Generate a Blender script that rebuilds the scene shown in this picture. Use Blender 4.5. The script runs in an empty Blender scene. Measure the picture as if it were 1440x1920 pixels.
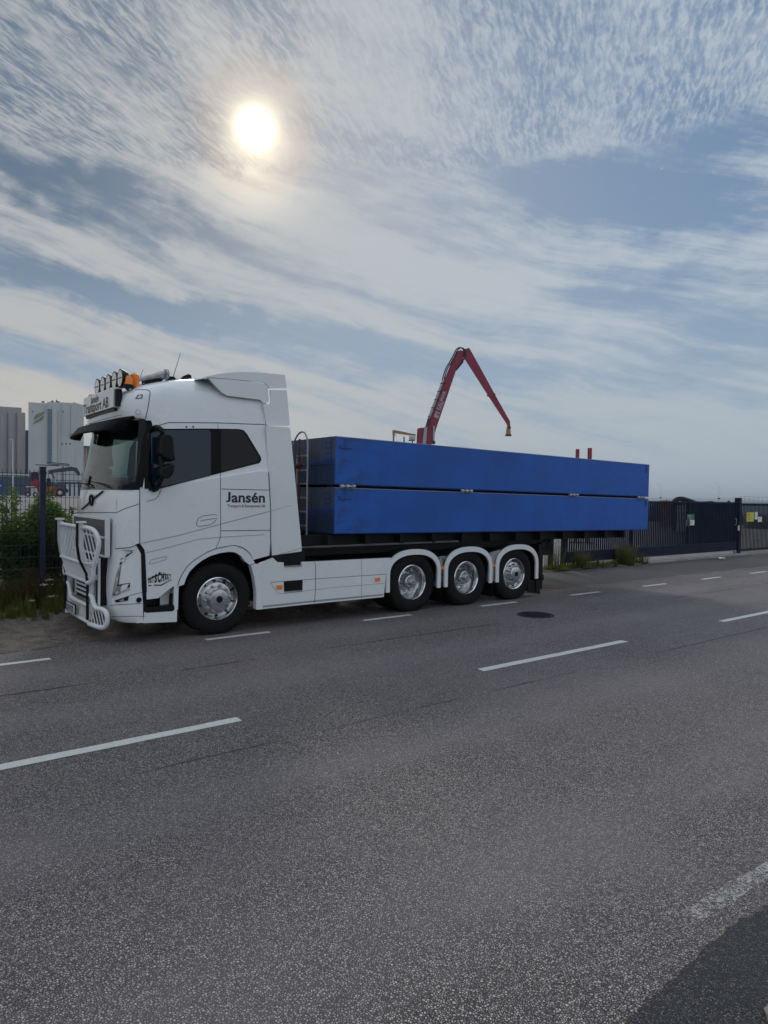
import bpy, bmesh, math, random
from mathutils import Vector, Matrix
from mathutils.bvhtree import BVHTree
R_ = math.radians
random.seed(7)
S = bpy.context.scene
COL = S.collection

# ---------------------------------------------------------------- camera
FPX = 1286.1; YAW = R_(52.393); PITCH = R_(-1.339); ROLL = R_(.868); H = 2.1
_cy, _sy = math.cos(YAW), math.sin(YAW)
_F = Vector((_cy*math.cos(PITCH), _sy*math.cos(PITCH), math.sin(PITCH)))
_R0 = Vector((_sy, -_cy, 0)); _U0 = _R0.cross(_F)
_R = _R0*math.cos(ROLL) + _U0*math.sin(ROLL); _U = -_R0*math.sin(ROLL) + _U0*math.cos(ROLL)
CAM = Vector((0, 0, H))
cd = bpy.data.cameras.new("camera"); cam = bpy.data.objects.new("camera", cd); COL.objects.link(cam)
cd.sensor_fit = 'VERTICAL'; cd.sensor_height = 36; cd.sensor_width = 27; cd.lens = FPX/1920*36
cd.clip_start = .05; cd.clip_end = 20000
m3 = Matrix((_R, _U, -_F)).transposed()
cam.matrix_world = Matrix.Translation(CAM) @ m3.to_4x4()
S.camera = cam

# measuring helpers: a direction seen in the survey photograph met with a real plane
def ray(x, y): return _F + (x-720)/FPX*_R - (y-960)/FPX*_U
def onY(x, y, Y): d = ray(x, y); return CAM + d*(Y/d.y)
def onX(x, y, X): d = ray(x, y); return CAM + d*(X/d.x)
def onZ(x, y, z=0.): d = ray(x, y); return CAM + d*((z-H)/d.z)
def onD(x, y, D): d = ray(x, y); return CAM + d*(D/math.hypot(d.x, d.y))
def azel(x, y): d = ray(x, y); return math.atan2(d.y, d.x), math.atan2(d.z, math.hypot(d.x, d.y))

# ---------------------------------------------------------------- node expression helper
class NX:
    """tiny expression layer over Math nodes"""
    def __init__(s, nt): s.nt = nt
    def n(s, t, **kw):
        nd = s.nt.nodes.new(t)
        for k, v in kw.items(): setattr(nd, k, v)
        return nd
    def _in(s, sock, v):
        if isinstance(v, E_): s.nt.links.new(v.o, sock)
        elif hasattr(v, 'links'): s.nt.links.new(v, sock)
        else: sock.default_value = v
    def m(s, op, *a, clamp=False):
        nd = s.n('ShaderNodeMath', operation=op, use_clamp=clamp)
        for i, v in enumerate(a): s._in(nd.inputs[i], v)
        return E_(s, nd.outputs[0])
    def ss(s, v, a, b, t0=0., t1=1.):
        nd = s.n('ShaderNodeMapRange', interpolation_type='SMOOTHSTEP')
        s._in(nd.inputs[0], v); nd.inputs[1].default_value = a; nd.inputs[2].default_value = b
        nd.inputs[3].default_value = t0; nd.inputs[4].default_value = t1
        return E_(s, nd.outputs[0])
    def xyz(s, x, y, z=0.):
        nd = s.n('ShaderNodeCombineXYZ')
        for i, v in enumerate((x, y, z)): s._in(nd.inputs[i], v)
        return E_(s, nd.outputs[0])
    def sep(s, v):
        nd = s.n('ShaderNodeSeparateXYZ'); s._in(nd.inputs[0], v); return [E_(s, o) for o in nd.outputs]
    def noise(s, v, scale=1., detail=4., rough=.55, dist=0., out=0):
        nd = s.n('ShaderNodeTexNoise'); s._in(nd.inputs['Vector'], v)
        nd.inputs['Scale'].default_value = scale; nd.inputs['Detail'].default_value = detail
        nd.inputs['Roughness'].default_value = rough; nd.inputs['Distortion'].default_value = dist
        return E_(s, nd.outputs[out])
    def mix(s, f, a, b, blend='MIX'):
        nd = s.n('ShaderNodeMix', data_type='RGBA', blend_type=blend)
        s._in(nd.inputs[0], f); s._in(nd.inputs[6], a if not isinstance(a, tuple) else (*a, 1)[:4]); s._in(nd.inputs[7], b if not isinstance(b, tuple) else (*b, 1)[:4])
        return E_(s, nd.outputs[2])
    def map(s, v, loc=(0, 0, 0), rot=(0, 0, 0), sc=(1, 1, 1)):
        nd = s.n('ShaderNodeMapping'); s._in(nd.inputs[0], v)
        nd.inputs[1].default_value = loc; nd.inputs[2].default_value = rot; nd.inputs[3].default_value = sc
        return E_(s, nd.outputs[0])
class E_:
    def __init__(s, x, o): s.x = x; s.o = o
    def __add__(s, b): return s.x.m('ADD', s, b)
    def __sub__(s, b): return s.x.m('SUBTRACT', s, b)
    def __mul__(s, b): return s.x.m('MULTIPLY', s, b)
    def __rsub__(s, b): return s.x.m('SUBTRACT', b, s)
    __radd__ = __add__; __rmul__ = __mul__
    def __truediv__(s, b): return s.x.m('DIVIDE', s, b)

# ---------------------------------------------------------------- world: sky with thin high clouds, light
SUN_AZ, SUN_EL = azel(478, 241)
W = bpy.data.worlds.new("World"); S.world = W; W.use_nodes = True
def build_world():
    nt = W.node_tree; nt.nodes.clear(); x = NX(nt)
    out = x.n('ShaderNodeOutputWorld'); bg = x.n('ShaderNodeBackground'); nt.links.new(bg.outputs[0], out.inputs[0])
    bg.inputs[1].default_value = .1
    sky = x.n('ShaderNodeTexSky', sky_type='NISHITA', sun_disc=False, sun_elevation=SUN_EL, sun_rotation=math.pi/2-SUN_AZ)
    sky.air_density = 1.0; sky.dust_density = 1.2; sky.ozone_density = 1.5
    tc = x.n('ShaderNodeTexCoord'); d = E_(x, tc.outputs['Generated'])
    dx, dy, dz = x.sep(d)
    el = x.m('ARCSINE', dz); az = x.m('ARCTAN2', dy, dx)
    # centred angular sky coordinates, degrees: u grows to the right (smaller azimuth), v upward
    u = (R_(52.4) - az)*57.2958; v = el*57.2958
    uv = x.xyz(u, v, 0.)
    # cloud-deck coordinates (flat layer high above): real perspective of the ripples
    k = 1./x.m('MAXIMUM', dz, .03) if False else x.m('DIVIDE', 1., x.m('MAXIMUM', dz, .03))
    px_, py_ = dx*k, dy*k
    deck = x.xyz(px_, py_, 0.)
    wn = x.noise(uv, .09, 3., .6, 0., 1)          # colour noise as warp
    wr, wg, wb = x.sep(wn)
    wu = u + (wr-.5)*9. + (x.noise(uv, .35, 4., .65)-.5)*5.; wv = v + (wg-.5)*4. + (x.noise(x.xyz(u, v, 7.), .35, 4., .65)-.5)*2.4
    def blob(px, py, rx, ry, rot, amp):
        a, e = azel(px, py); cu = (R_(52.4)-a)*57.2958; cv = e*57.2958
        c, s_ = math.cos(R_(rot)), math.sin(R_(rot)); k_ = 57.3/1286
        du = wu-cu; dv = wv-cv
        a1 = (du*c+dv*s_)*(1/(rx*k_)); b1 = (dv*c-du*s_)*(1/(ry*k_))
        return x.m('EXPONENT', (a1*a1+b1*b1)*-1.)*amp
    # --- amount of blue / dark between the clouds
    b = blob(1180, 318, 300, 66, 4, 1.15)
    for a in [(1310, 395, 170, 40, -10, .7), (1140, 550, 150, 34, 5, .9), (1390, 570, 120, 80, 0, .55),
              (110, 60, 300, 60, -8, .75), (620, 90, 200, 40, -20, .25), (40, 320, 280, 42, -12, .95), (300, 400, 320, 38, -16, .65), (420, 612, 420, 28, -7, 1.35), (110, 500, 260, 30, -16, .38),
              (740, 700, 420, 26, -3, .6), (1300, 690, 260, 60, 0, .45), (620, 480, 160, 26, -25, .3), (700, 300, 170, 45, 0, .3), (150, 690, 260, 22, -8, .4),
              (1180, 130, 260, 60, 0, .22), (930, 630, 260, 30, -10, .3)]:
        b = b + blob(*a)
    # stretched streaks, sloping down to the right
    su = u*.966 - v*.259; sv = u*.259 + v*.966            # axes turned 15 degrees
    wob = (x.noise(x.xyz(u*.05, v*.09, 5.), 1., 2., .5)-.5)*5.
    st = x.noise(x.xyz(su*.030, (sv+wob)*.30, 0.), 1., 6., .62)
    st2 = x.noise(x.xyz(su*.10, (sv+wob*.6)*1.15, 3.), 1., 6., .66)
    st3 = x.noise(x.xyz(u*.35, v*.9, 8.), 1., 6., .62)
    b = b*.95 + (x.ss(st, .34, .66) - .46)*.85 + (st2-.5)*1.05 + (st3-.5)*1.15 + .07
    # cirrocumulus ripples of the upper deck: rows running towards azimuth 35
    r1_ = x.noise(x.xyz(u*1.1, v*.7, 2.), 1., 3., .6)
    edge = x.ss(wv*.6 + v*.4 + u*-.045 + (r1_-.5)*2.2, 24.6, 25.9)
    warp = x.noise(deck, 5., 4., .6, 0., 1); w1, w2, w3 = x.sep(warp)
    pa = px_+(w1-.5)*.06; pb = py_+(w2-.5)*.06
    al = pa*math.cos(R_(35)) + pb*math.sin(R_(35)); ac = pb*math.cos(R_(35)) - pa*math.sin(R_(35))
    r1 = x.noise(x.xyz(al*17., ac*80., 0.), 1., 4., .62)
    r2 = x.noise(x.xyz(al*7., ac*30., 4.), 1., 3., .55)
    r3 = x.noise(x.xyz(al*2.2, ac*3.2, 9.), 1., 3., .55)
    rip = x.ss(r1*.66+r2*.34, .37, .63)
    amt = x.ss(r3, .34, .62)
    ripb = (1.-rip)*(.28+amt*.42) + amt*.20 + .05 + (st3-.5)*.4
    leftfade = x.ss(u, -30., 4., .85, 1.)
    bb = b*(1.-edge*.80) + edge*ripb*leftfade*1.05
    # the same fine mottling, weaker, below the deck edge
    fade2 = x.ss(v, 16., 23.)
    bb = bb + (1.-edge)*fade2*(.5-r1)*.30 + (1.-edge)*(.5-st3)*.12
    blue = x.ss(bb, -.12, 1.12)
    # --- colours (radiance, before the 0.1 strength)
    nis = E_(x, sky.outputs[0])
    low = x.ss(v, 0., 13.)
    side = x.ss(u, -34., 30.)
    cool = x.mix(side, (3.6, 4.05, 4.5), (3.4, 4.1, 4.8))
    warm = x.mix(side, (5.6, 5.15, 4.45), (3.9, 4.5, 4.9))
    band = x.m('EXPONENT', (v-5.5)*(v-5.5)*(-1/26.))
    cl = x.mix(band*.62, x.mix(low, cool, x.mix(side, (4.35, 4.5, 4.65), (4.4, 4.95, 5.55))), warm)
    # azimuth away from the sun: the half of the sky behind the camera
    bl = x.mix(.75, nis, (1.05, 1.95, 3.2))
    bl = x.mix(x.ss(v, 6., 22.), (2.7, 3.6, 4.7), x.mix(side, (1.15, 1.7, 2.45), bl))
    col = x.mix(blue, cl, bl)
    # small bright puffs in the clear patch
    pf = x.noise(x.map(uv, sc=(.55, 1.1, 1)), 1., 3., .6)
    pm = x.ss(pf, .67, .76)*blob(1170, 330, 260, 60, 5, 1.)
    col = x.mix(pm*.4, col, (6.4, 7.0, 7.7))
    # --- veil lit round the sun
    sd = Vector((math.cos(SUN_EL)*math.cos(SUN_AZ), math.cos(SUN_EL)*math.sin(SUN_AZ), math.sin(SUN_EL)))
    dp = x.n('ShaderNodeVectorMath', operation='DOT_PRODUCT'); nt.links.new(d.o, dp.inputs[0]); dp.inputs[1].default_value = sd
    ang = x.m('ARCCOSINE', x.m('MINIMUM', E_(x, dp.outputs[1]), 1.))*57.2958
    angn = ang + (r1-.5)*1.0 + (r2-.5)*.9
    def g(a, w, p=2.): return x.m('EXPONENT', x.m('POWER', a/w, p)*-1.)
    veil = 1.-blue*.6
    add = x.mix(1., (0, 0, 0), (1, 1, 1))
    def addc(base, f, c): return x.mix(1., base, x.mix(f, (0, 0, 0), c), 'ADD')
    col = addc(col, g(ang, 11.)*veil, (.6, .42, .16))
    gd = x.m('EXPONENT', ((u-(R_(52.4)-SUN_AZ)*57.2958)*(u-(R_(52.4)-SUN_AZ)*57.2958)*-.09) - (v-(SUN_EL*57.2958-3.2))*(v-(SUN_EL*57.2958-3.2))*.16)
    col = addc(col, gd*veil, (2.6, 2.1, 1.4))
    col = addc(col, g(angn, 4.6)*veil, (1.5, 1.1, .6))
    ring = g(angn-3.5, .9)
    col = x.mix(ring*.22, col, (5.4, 4.1, 3.4))
    col = addc(col, g(angn, 2.3), (3.6, 2.8, 1.6))
    col = addc(col, g(angn, 1.3, 1.7), (11., 9., 5.5))
    col = addc(col, g(ang, .8, 2.), (30., 28., 25.))
    # unseen sky behind the camera, brightened to light the truck's near side
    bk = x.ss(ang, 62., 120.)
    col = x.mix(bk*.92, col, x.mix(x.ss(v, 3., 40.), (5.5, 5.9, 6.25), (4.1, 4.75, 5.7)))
    # brightness added high overhead, above the picture, to light the road
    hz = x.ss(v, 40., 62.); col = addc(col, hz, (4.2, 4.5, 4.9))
    # below the horizon: dull ground light
    col = x.mix(x.ss(v, -1.2, -.2), (1.2, 1.2, 1.3), col)
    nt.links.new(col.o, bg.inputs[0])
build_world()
W.cycles.sampling_method = 'MANUAL'; W.cycles.sample_map_resolution = 1024
sl = bpy.data.lights.new("sun", 'SUN'); sl.energy = .85; sl.angle = R_(11.0); sl.color = (1., .95, .89)
so = bpy.data.objects.new("sun", sl); COL.objects.link(so)
sdir = Vector((math.cos(SUN_EL)*math.cos(SUN_AZ), math.cos(SUN_EL)*math.sin(SUN_AZ), math.sin(SUN_EL)))
so.rotation_euler = sdir.to_track_quat('Z', 'Y').to_euler(); so.location = (0, 0, 30)
S.view_settings.view_transform = 'Standard'; S.view_settings.look = 'None'; S.view_settings.exposure = .13; S.view_settings.gamma = 1
S.view_settings.use_curve_mapping = False
S.render.engine = 'CYCLES'

# ---------------------------------------------------------------- materials
def pmat(name, col, rough=.5, metal=0., var=0., vs=3., bump=0., bs=40., spec=.5, col2=None, dirt=None, emit=None, coat=0., stretch=(1, 1, 1)):
    m = bpy.data.materials.new(name); m.use_nodes = True; nt = m.node_tree; x = NX(nt)
    bs_ = nt.nodes['Principled BSDF']
    tc = x.n('ShaderNodeTexCoord'); o = E_(x, tc.outputs['Object'])
    o = x.map(o, sc=stretch)
    c2 = col2 or tuple(c*(1-var) for c in col)
    if var or col2:
        f = x.ss(x.noise(o, vs, 5., .6), .3, .7)
        c = x.mix(f, tuple(col), tuple(c2))
    else:
        f = x.noise(o, vs, 3., .6); c = x.mix(f, tuple(col), tuple(v*.93 for v in col))
    if dirt:
        dc, amt, sc = dirt
        f2 = x.ss(x.noise(o, sc, 6., .7), .62-.1*amt, .78)
        c = x.mix(f2*min(1, amt), c, dc)
    nt.links.new(c.o, bs_.inputs['Base Color'])
    rn = x.noise(o, vs*2.3, 3., .6)
    nt.links.new((rn*.16+(rough-.08)).o, bs_.inputs['Roughness'])
    bs_.inputs['Metallic'].default_value = metal; bs_.inputs['Specular IOR Level'].default_value = spec
    bs_.inputs['Coat Weight'].default_value = coat; bs_.inputs['Coat Roughness'].default_value = .06
    if emit: bs_.inputs['Emission Color'].default_value = (*emit[0], 1); bs_.inputs['Emission Strength'].default_value = emit[1]
    if bump:
        b = x.n('ShaderNodeBump'); b.inputs['Strength'].default_value = 1.; b.inputs['Distance'].default_value = bump
        nt.links.new(x.noise(o, bs, 4., .6).o, b.inputs['Height']); nt.links.new(b.outputs[0], bs_.inputs['Normal'])
    return m
def glassmat(name, tint, refl=.06):
    m = bpy.data.materials.new(name); m.use_nodes = True; nt = m.node_tree; nt.nodes.clear(); x = NX(nt)
    out = x.n('ShaderNodeOutputMaterial'); mx = x.n('ShaderNodeMixShader'); t = x.n('ShaderNodeBsdfTransparent'); g = x.n('ShaderNodeBsdfGlossy')
    t.inputs[0].default_value = (*tint, 1); g.inputs[1].default_value = .02; g.inputs[0].default_value = (.9, .95, 1, 1)
    fr = x.n('ShaderNodeFresnel'); fr.inputs[0].default_value = 1.5
    nt.links.new((E_(x, fr.outputs[0])*.8+refl).o, mx.inputs[0]); nt.links.new(t.outputs[0], mx.inputs[1]); nt.links.new(g.outputs[0], mx.inputs[2]); nt.links.new(mx.outputs[0], out.inputs[0])
    return m
WHITE = pmat('white_paint', (.80, .825, .84), .26, var=.05, vs=.9, coat=.6, dirt=((.55, .54, .5), .25, 2.2))
WHITE2 = pmat('white_steel', (.74, .76, .77), .4, var=.06, vs=6)
BLACK = pmat('black_plastic', (.004, .0045, .006), .45, var=.3, vs=8, spec=.25)
BLACKG = pmat('black_gloss', (.003, .0035, .005), .12, spec=.12)
SEAM = pmat('seam_shadow_gap', (.035, .04, .045), .8)
SEAML = pmat('body_crease', (.30, .32, .34), .6)
CHASS = pmat('chassis_black', (.008, .009, .011), .6, var=.4, vs=5, spec=.25, dirt=((.025, .022, .02), .5, 6))
GREYST = pmat('galvanised_steel', (.42, .42, .43), .42, metal=.7, var=.25, vs=14)
CHROME = pmat('polished_alloy', (.78, .79, .8), .13, metal=1., var=.12, vs=9)
CHROMED = pmat('dull_alloy', (.55, .56, .58), .3, metal=1., var=.25, vs=11)
RUBBER = pmat('tyre_rubber', (.009, .009, .010), .8, var=.3, vs=12, bump=.002, bs=60, spec=.25, dirt=((.022, .02, .019), .5, 7))
AMBER = pmat('amber_lens', (1., .27, .02), .25, coat=.3)
GLASSD = pmat('dark_side_glass', (.006, .020, .042), .05, spec=.5)
GLASSDD = pmat('tinted_glass', (.004, .005, .007), .08, spec=.3)
WSG = glassmat('windscreen_glass', (.30, .40, .38), .0)
VISOR = pmat('smoked_visor', (.002, .0025, .0035), .5, spec=.05)
SEATM = pmat('cab_interior', (.018, .02, .023), .8, var=.3)
CURT = pmat('pale_curtain', (.24, .34, .42), .9, var=.2, vs=18)
LENS = pmat('lamp_lens', (.62, .64, .64), .16, metal=.6, var=.2, vs=30)
SIGNW = pmat('sign_white', (.78, .8, .8), .35)
TXT = pmat('lettering_black', (.012, .013, .018), .45)
TXTW = pmat('lettering_white', (.75, .75, .76), .5)

# ---------------------------------------------------------------- mesh builder
class MB:
    def __init__(s): s.v = []; s.f = []; s.mi = []; s.cur = 0
    def mat(s, i): s.cur = i; return s
    def add(s, vs, fs):
        o = len(s.v); s.v += [Vector(p) for p in vs]; s.f += [tuple(i+o for i in f) for f in fs]; s.mi += [s.cur]*len(fs); return s
    def box(s, c, d, rot=None):
        hx, hy, hz = d[0]/2, d[1]/2, d[2]/2
        vs = [Vector((a*hx, b*hy, e*hz)) for a in (-1, 1) for b in (-1, 1) for e in (-1, 1)]
        if rot is not None: vs = [rot @ q for q in vs]
        vs = [q+Vector(c) for q in vs]
        return s.add(vs, [(0, 1, 3, 2), (4, 6, 7, 5), (0, 4, 5, 1), (2, 3, 7, 6), (0, 2, 6, 4), (1, 5, 7, 3)])
    def bb(s, x0, x1, y0, y1, z0, z1): return s.box(((x0+x1)/2, (y0+y1)/2, (z0+z1)/2), (x1-x0, y1-y0, z1-z0))
    def prism(s, pts, off):
        n = len(pts); off = Vector(off); P = [Vector(p) for p in pts]
        return s.add(P+[p+off for p in P], [tuple(range(n)), tuple(range(2*n-1, n-1, -1))]+[(i, i+n, (i+1) % n+n, (i+1) % n) for i in range(n)])
    def pxz(s, pts, y0, y1): return s.prism([(a, y0, b) for a, b in pts], (0, y1-y0, 0))
    def tube(s, pts, r, n=8, cap=True):
        pts = [Vector(p) for p in pts]; rs = r if isinstance(r, (list, tuple)) else [r]*len(pts)
        V = []; ref = None
        for i, p in enumerate(pts):
            t = (pts[min(i+1, len(pts)-1)]-pts[max(i-1, 0)]).normalized()
            if ref is None: ref = Vector((0, 0, 1)) if abs(t.z) < .9 else Vector((1, 0, 0))
            a = (ref-t*ref.dot(t)).normalized(); b = t.cross(a); ref = a
            V += [p+(a*math.cos(2*math.pi*k/n)+b*math.sin(2*math.pi*k/n))*rs[i] for k in range(n)]
        Fs = [(i*n+k, i*n+(k+1) % n, (i+1)*n+(k+1) % n, (i+1)*n+k) for i in range(len(pts)-1) for k in range(n)]
        if cap: Fs += [tuple(range(n-1, -1, -1)), tuple((len(pts)-1)*n+k for k in range(n))]
        return s.add(V, Fs)
    def lathe(s, prof, c=(0, 0, 0), axis='Y', n=40, closed=False):
        V = []; c = Vector(c)
        for r, h in prof:
            for k in range(n):
                a = 2*math.pi*k/n; p, q = r*math.cos(a), r*math.sin(a)
                V.append(c+(Vector((p, h, q)) if axis == 'Y' else Vector((p, q, h)) if axis == 'Z' else Vector((h, p, q))))
        m = len(prof); Fs = []
        for i in range(m if closed else m-1):
            j = (i+1) % m
            for k in range(n): Fs.append((i*n+k, i*n+(k+1) % n, j*n+(k+1) % n, j*n+k))
        return s.add(V, Fs)
    def disc(s, c, r, axis='Y', n=24, r2=None):
        c = Vector(c); V = [c]+[c+(Vector((r*math.cos(a), 0, (r2 or r)*math.sin(a))) if axis == 'Y' else Vector((r*math.cos(a), (r2 or r)*math.sin(a), 0)) if axis == 'Z' else Vector((0, r*math.cos(a), (r2 or r)*math.sin(a)))) for a in [2*math.pi*k/n for k in range(n)]]
        return s.add(V, [(0, 1+k, 1+(k+1) % n) for k in range(n)])
    def build(s, name, mats, parent=None, smooth=None, bevel=0., fixn=True, loc=None):
        me = bpy.data.meshes.new(name)
        L = Vector(loc) if loc is not None else Vector((0, 0, 0))
        me.from_pydata([v-L for v in s.v], [], s.f)
        if not isinstance(mats, (list, tuple)): mats = [mats]
        for m in mats: me.materials.append(m)
        me.polygons.foreach_set('material_index', s.mi)
        if fixn:
            b = bmesh.new(); b.from_mesh(me); bmesh.ops.recalc_face_normals(b, faces=b.faces); b.to_mesh(me); b.free()
        if smooth is not None: me.shade_smooth(); me.set_sharp_from_angle(angle=R_(smooth))
        me.update()
        o = bpy.data.objects.new(name, me); COL.objects.link(o); o.location = L
        if parent is not None: setp(o, parent)
        if bevel:
            md = o.modifiers.new('bevel', 'BEVEL'); md.width = bevel; md.segments = 2; md.limit_method = 'ANGLE'; md.angle_limit = R_(40)
        return o
PLOC = {}
def wloc(o):
    p = Vector(o.location)
    while o.parent is not None:
        p = p + o.matrix_parent_inverse.translation; o = o.parent; p = p + o.location
    return p
def setp(o, parent):
    o.parent = parent; o.matrix_parent_inverse = Matrix.Translation(-wloc(parent))
def tag(o, label, cat=None, group=None, kind=None):
    if label: o['label'] = label
    if cat: o['category'] = cat
    if group: o['group'] = group
    if kind: o['kind'] = kind
    return o
def thing(name, loc, label, cat, group=None):
    o = bpy.data.objects.new(name, None); COL.objects.link(o); o.location = loc; o.empty_display_size = .2
    return tag(o, label, cat, group)
def struct(o): o['kind'] = 'structure'; return o
def copy_tree(o, parent=None):
    c = o.copy(); COL.objects.link(c)
    if parent is not None: c.parent = parent
    for ch in list(o.children): copy_tree(ch, c)
    return c
def smooth_path(pts, n=6):
    P = [Vector(p) for p in pts]; out = []
    for i in range(len(P)-1):
        p0, p1, p2, p3 = P[max(i-1, 0)], P[i], P[i+1], P[min(i+2, len(P)-1)]
        for k in range(n):
            t = k/n
            out.append(.5*((2*p1)+(p2-p0)*t+(2*p0-5*p1+4*p2-p3)*t*t+(3*p1-p0-3*p2+p3)*t**3))
    return out+[P[-1]]
def interp(tab, z):
    if z <= tab[0][0]: return tab[0][1]
    for (a, b), (c, d) in zip(tab, tab[1:]):
        if z <= c: return b+(d-b)*(z-a)/(c-a)
    return tab[-1][1]
FONT = None
def text_mb(mb, txt, size, origin, ex, ey, bold=.0, depth=.002, sx=1., align='LEFT'):
    """letters as thin plates; ex/ey = reading direction / up in world"""
    cu = bpy.data.curves.new('t', 'FONT'); cu.body = txt; cu.size = size; cu.offset = bold; cu.align_x = align; cu.resolution_u = 3
    ob = bpy.data.objects.new('t', cu); me = bpy.data.meshes.new_from_object(ob)
    ex = Vector(ex).normalized(); ey = Vector(ey).normalized(); n = ex.cross(ey); o = Vector(origin)
    mb.add([o+ex*v.co.x*sx+ey*v.co.y+n*depth for v in me.vertices], [tuple(p.vertices) for p in me.polygons])
    bpy.data.objects.remove(ob); bpy.data.curves.remove(cu); bpy.data.meshes.remove(me)
def bvh_of(objs):
    V = []; Fs = []
    for o in objs:
        k = len(V); L = wloc(o); V += [v.co+L for v in o.data.vertices]; Fs += [tuple(i+k for i in p.vertices) for p in o.data.polygons]
    return BVHTree.FromPolygons(V, Fs)
def hit(bv, x, y, off, fall=9.5):
    d = ray(x, y).normalized(); loc, n, i, t = bv.ray_cast(CAM, d)
    if loc is None: loc = onY(x, y, fall); n = Vector((0, -1, 0))
    if n.dot(d) > 0: n = -n
    return loc+n*off, n
def stroke(mb, bv, pts, w=.008, off=.004, step=3):
    """thin strip following the real surface"""
    P = []
    for (a, b), (c, d) in zip(pts, pts[1:]):
        k = max(1, int(math.hypot(c-a, d-b)/step))
        P += [(a+(c-a)*i/k, b+(d-b)*i/k) for i in range(k)]
    P.append(pts[-1]); Hs = [hit(bv, *p, off) for p in P]
    L = []; Rr = []
    for i, (p, n) in enumerate(Hs):
        t = (Hs[min(i+1, len(Hs)-1)][0]-Hs[max(i-1, 0)][0]).normalized(); b = t.cross(n).normalized()*w/2
        L.append(p+b); Rr.append(p-b)
    m = len(P); mb.add(L+Rr, [(i, i+1, m+i+1, m+i) for i in range(m-1)])
def patch(mb, bv, pts, off=.003, step=6):
    P = []
    for (a, b), (c, d) in zip(pts, pts[1:]+pts[:1]):
        k = max(1, int(math.hypot(c-a, d-b)/step)); P += [(a+(c-a)*i/k, b+(d-b)*i/k) for i in range(k)]
    mb.add([hit(bv, *p, off)[0] for p in P], [tuple(range(len(P)))])
def plate(mb, pts, Y, dep, side=1):
    mb.prism([onY(a, b, Y) for a, b in pts], (0, dep, 0))
def polarpts(cx, cz, r, a0, a1, n): return [(cx+r*math.cos(R_(a0+(a1-a0)*i/n)), cz+r*math.sin(R_(a0+(a1-a0)*i/n))) for i in range(n+1)]
def C4(x0, y0, s, pts): return [(x0+a/s, y0+b/s) for a, b in pts]
# ================================================================ SETTING
def asphalt(name, scale, light, dark, gap, marks=False, tint=None, rough=.62):
    m = bpy.data.materials.new(name); m.use_nodes = True; nt = m.node_tree; x = NX(nt); bs_ = nt.nodes['Principled BSDF']
    tc = x.n('ShaderNodeTexCoord'); o = E_(x, tc.outputs['Object'])
    ox, oy, oz = x.sep(o)
    v = x.n('ShaderNodeTexVoronoi', feature='F1'); v.inputs['Scale'].default_value = scale; nt.links.new(x.map(o, sc=(1, 1, .01)).o, v.inputs['Vector'])
    ve = x.n('ShaderNodeTexVoronoi', feature='DISTANCE_TO_EDGE'); ve.inputs['Scale'].default_value = scale; nt.links.new(x.map(o, sc=(1, 1, .01)).o, ve.inputs['Vector'])
    cr, cg, cb = x.sep(E_(x, v.outputs['Color']))
    stone = x.mix(x.ss(cr, .0, 1.), dark, light)
    stone = x.mix(x.ss(cb, .8, .92)*.5, stone, (.30, .25, .22))
    e = x.ss(E_(x, ve.outputs['Distance']), .03, .22)
    big = x.noise(o, .32, 4., .6); mid = x.noise(o, 2.2, 4., .6)
    col = x.mix(e, gap, stone)
    col = x.mix(x.ss(cg, .6, .8)*.6, col, gap)                     # missing / sunk stones
    col = x.mix(x.ss(big, .35, .7)*.4, col, tint or (.24, .20, .205))
    col = x.mix(x.ss(mid, .5, .78)*.28, col, (.08, .08, .09))
    if marks:
        # long paving joints running with the road, broken tar lines, old patches
        for yc, w, amt, wob in ((5.12, .013, .8, .05), (7.85, .022, .9, .18), (10.12, .026, .8, .08)):
            wn = (x.noise(x.map(o, sc=(.5, .01, 1)), 1., 3., .6)-.5)*wob + (x.noise(x.map(o, sc=(9, 9, 1)), 1., 2., .6)-.5)*.04
            dd = x.m('ABSOLUTE', oy - yc + wn)
            br = x.ss(x.noise(x.map(o, sc=(.9, .3, 1)), 1., 3., .6), .40, .58)
            ln = x.ss(dd, w*.4, w*1.7, 1., 0.)*br*amt
            col = x.mix(ln, col, (.012, .012, .014))
        # polished wheel tracks
        for yc in (2.6, 4.4, 6.9, 8.6):
            dd = x.m('ABSOLUTE', oy - yc)
            col = x.mix(x.ss(dd, .1, .55, .16, 0.), col, (.29, .265, .265))
        st = x.noise(x.map(o, sc=(.25, 1.3, 1)), 1., 5., .65)
        col = x.mix(x.ss(st, .52, .75)*.3, col, (.27, .235, .235))
    nt.links.new(col.o, bs_.inputs['Base Color'])
    bs_.inputs['Roughness'].default_value = rough; bs_.inputs['Specular IOR Level'].default_value = .35
    b = x.n('ShaderNodeBump'); b.inputs['Strength'].default_value = .8; b.inputs['Distance'].default_value = .006
    hgt = e*(.55+cr*.6) - x.ss(cg, .55, .75)*.5
    nt.links.new(hgt.o, b.inputs['Height']); nt.links.new(b.outputs[0], bs_.inputs['Normal'])
    return m
M_ROAD = asphalt('road_asphalt', 88, (.56, .495, .455), (.27, .245, .25), (.004, .004, .006), True)
M_APRON = asphalt('apron_asphalt', 70, (.20, .185, .185), (.10, .095, .1), (.03, .03, .032), False, (.17, .15, .15))
M_YARD = asphalt('yard_surface', 30, (.30, .28, .28), (.2, .19, .19), (.1, .1, .1), False, (.26, .24, .245), .8)
M_PATH = asphalt('footpath_asphalt', 120, (.15, .15, .16), (.04, .042, .048), (.012, .012, .016), False, (.06, .063, .07), .7)
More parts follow.
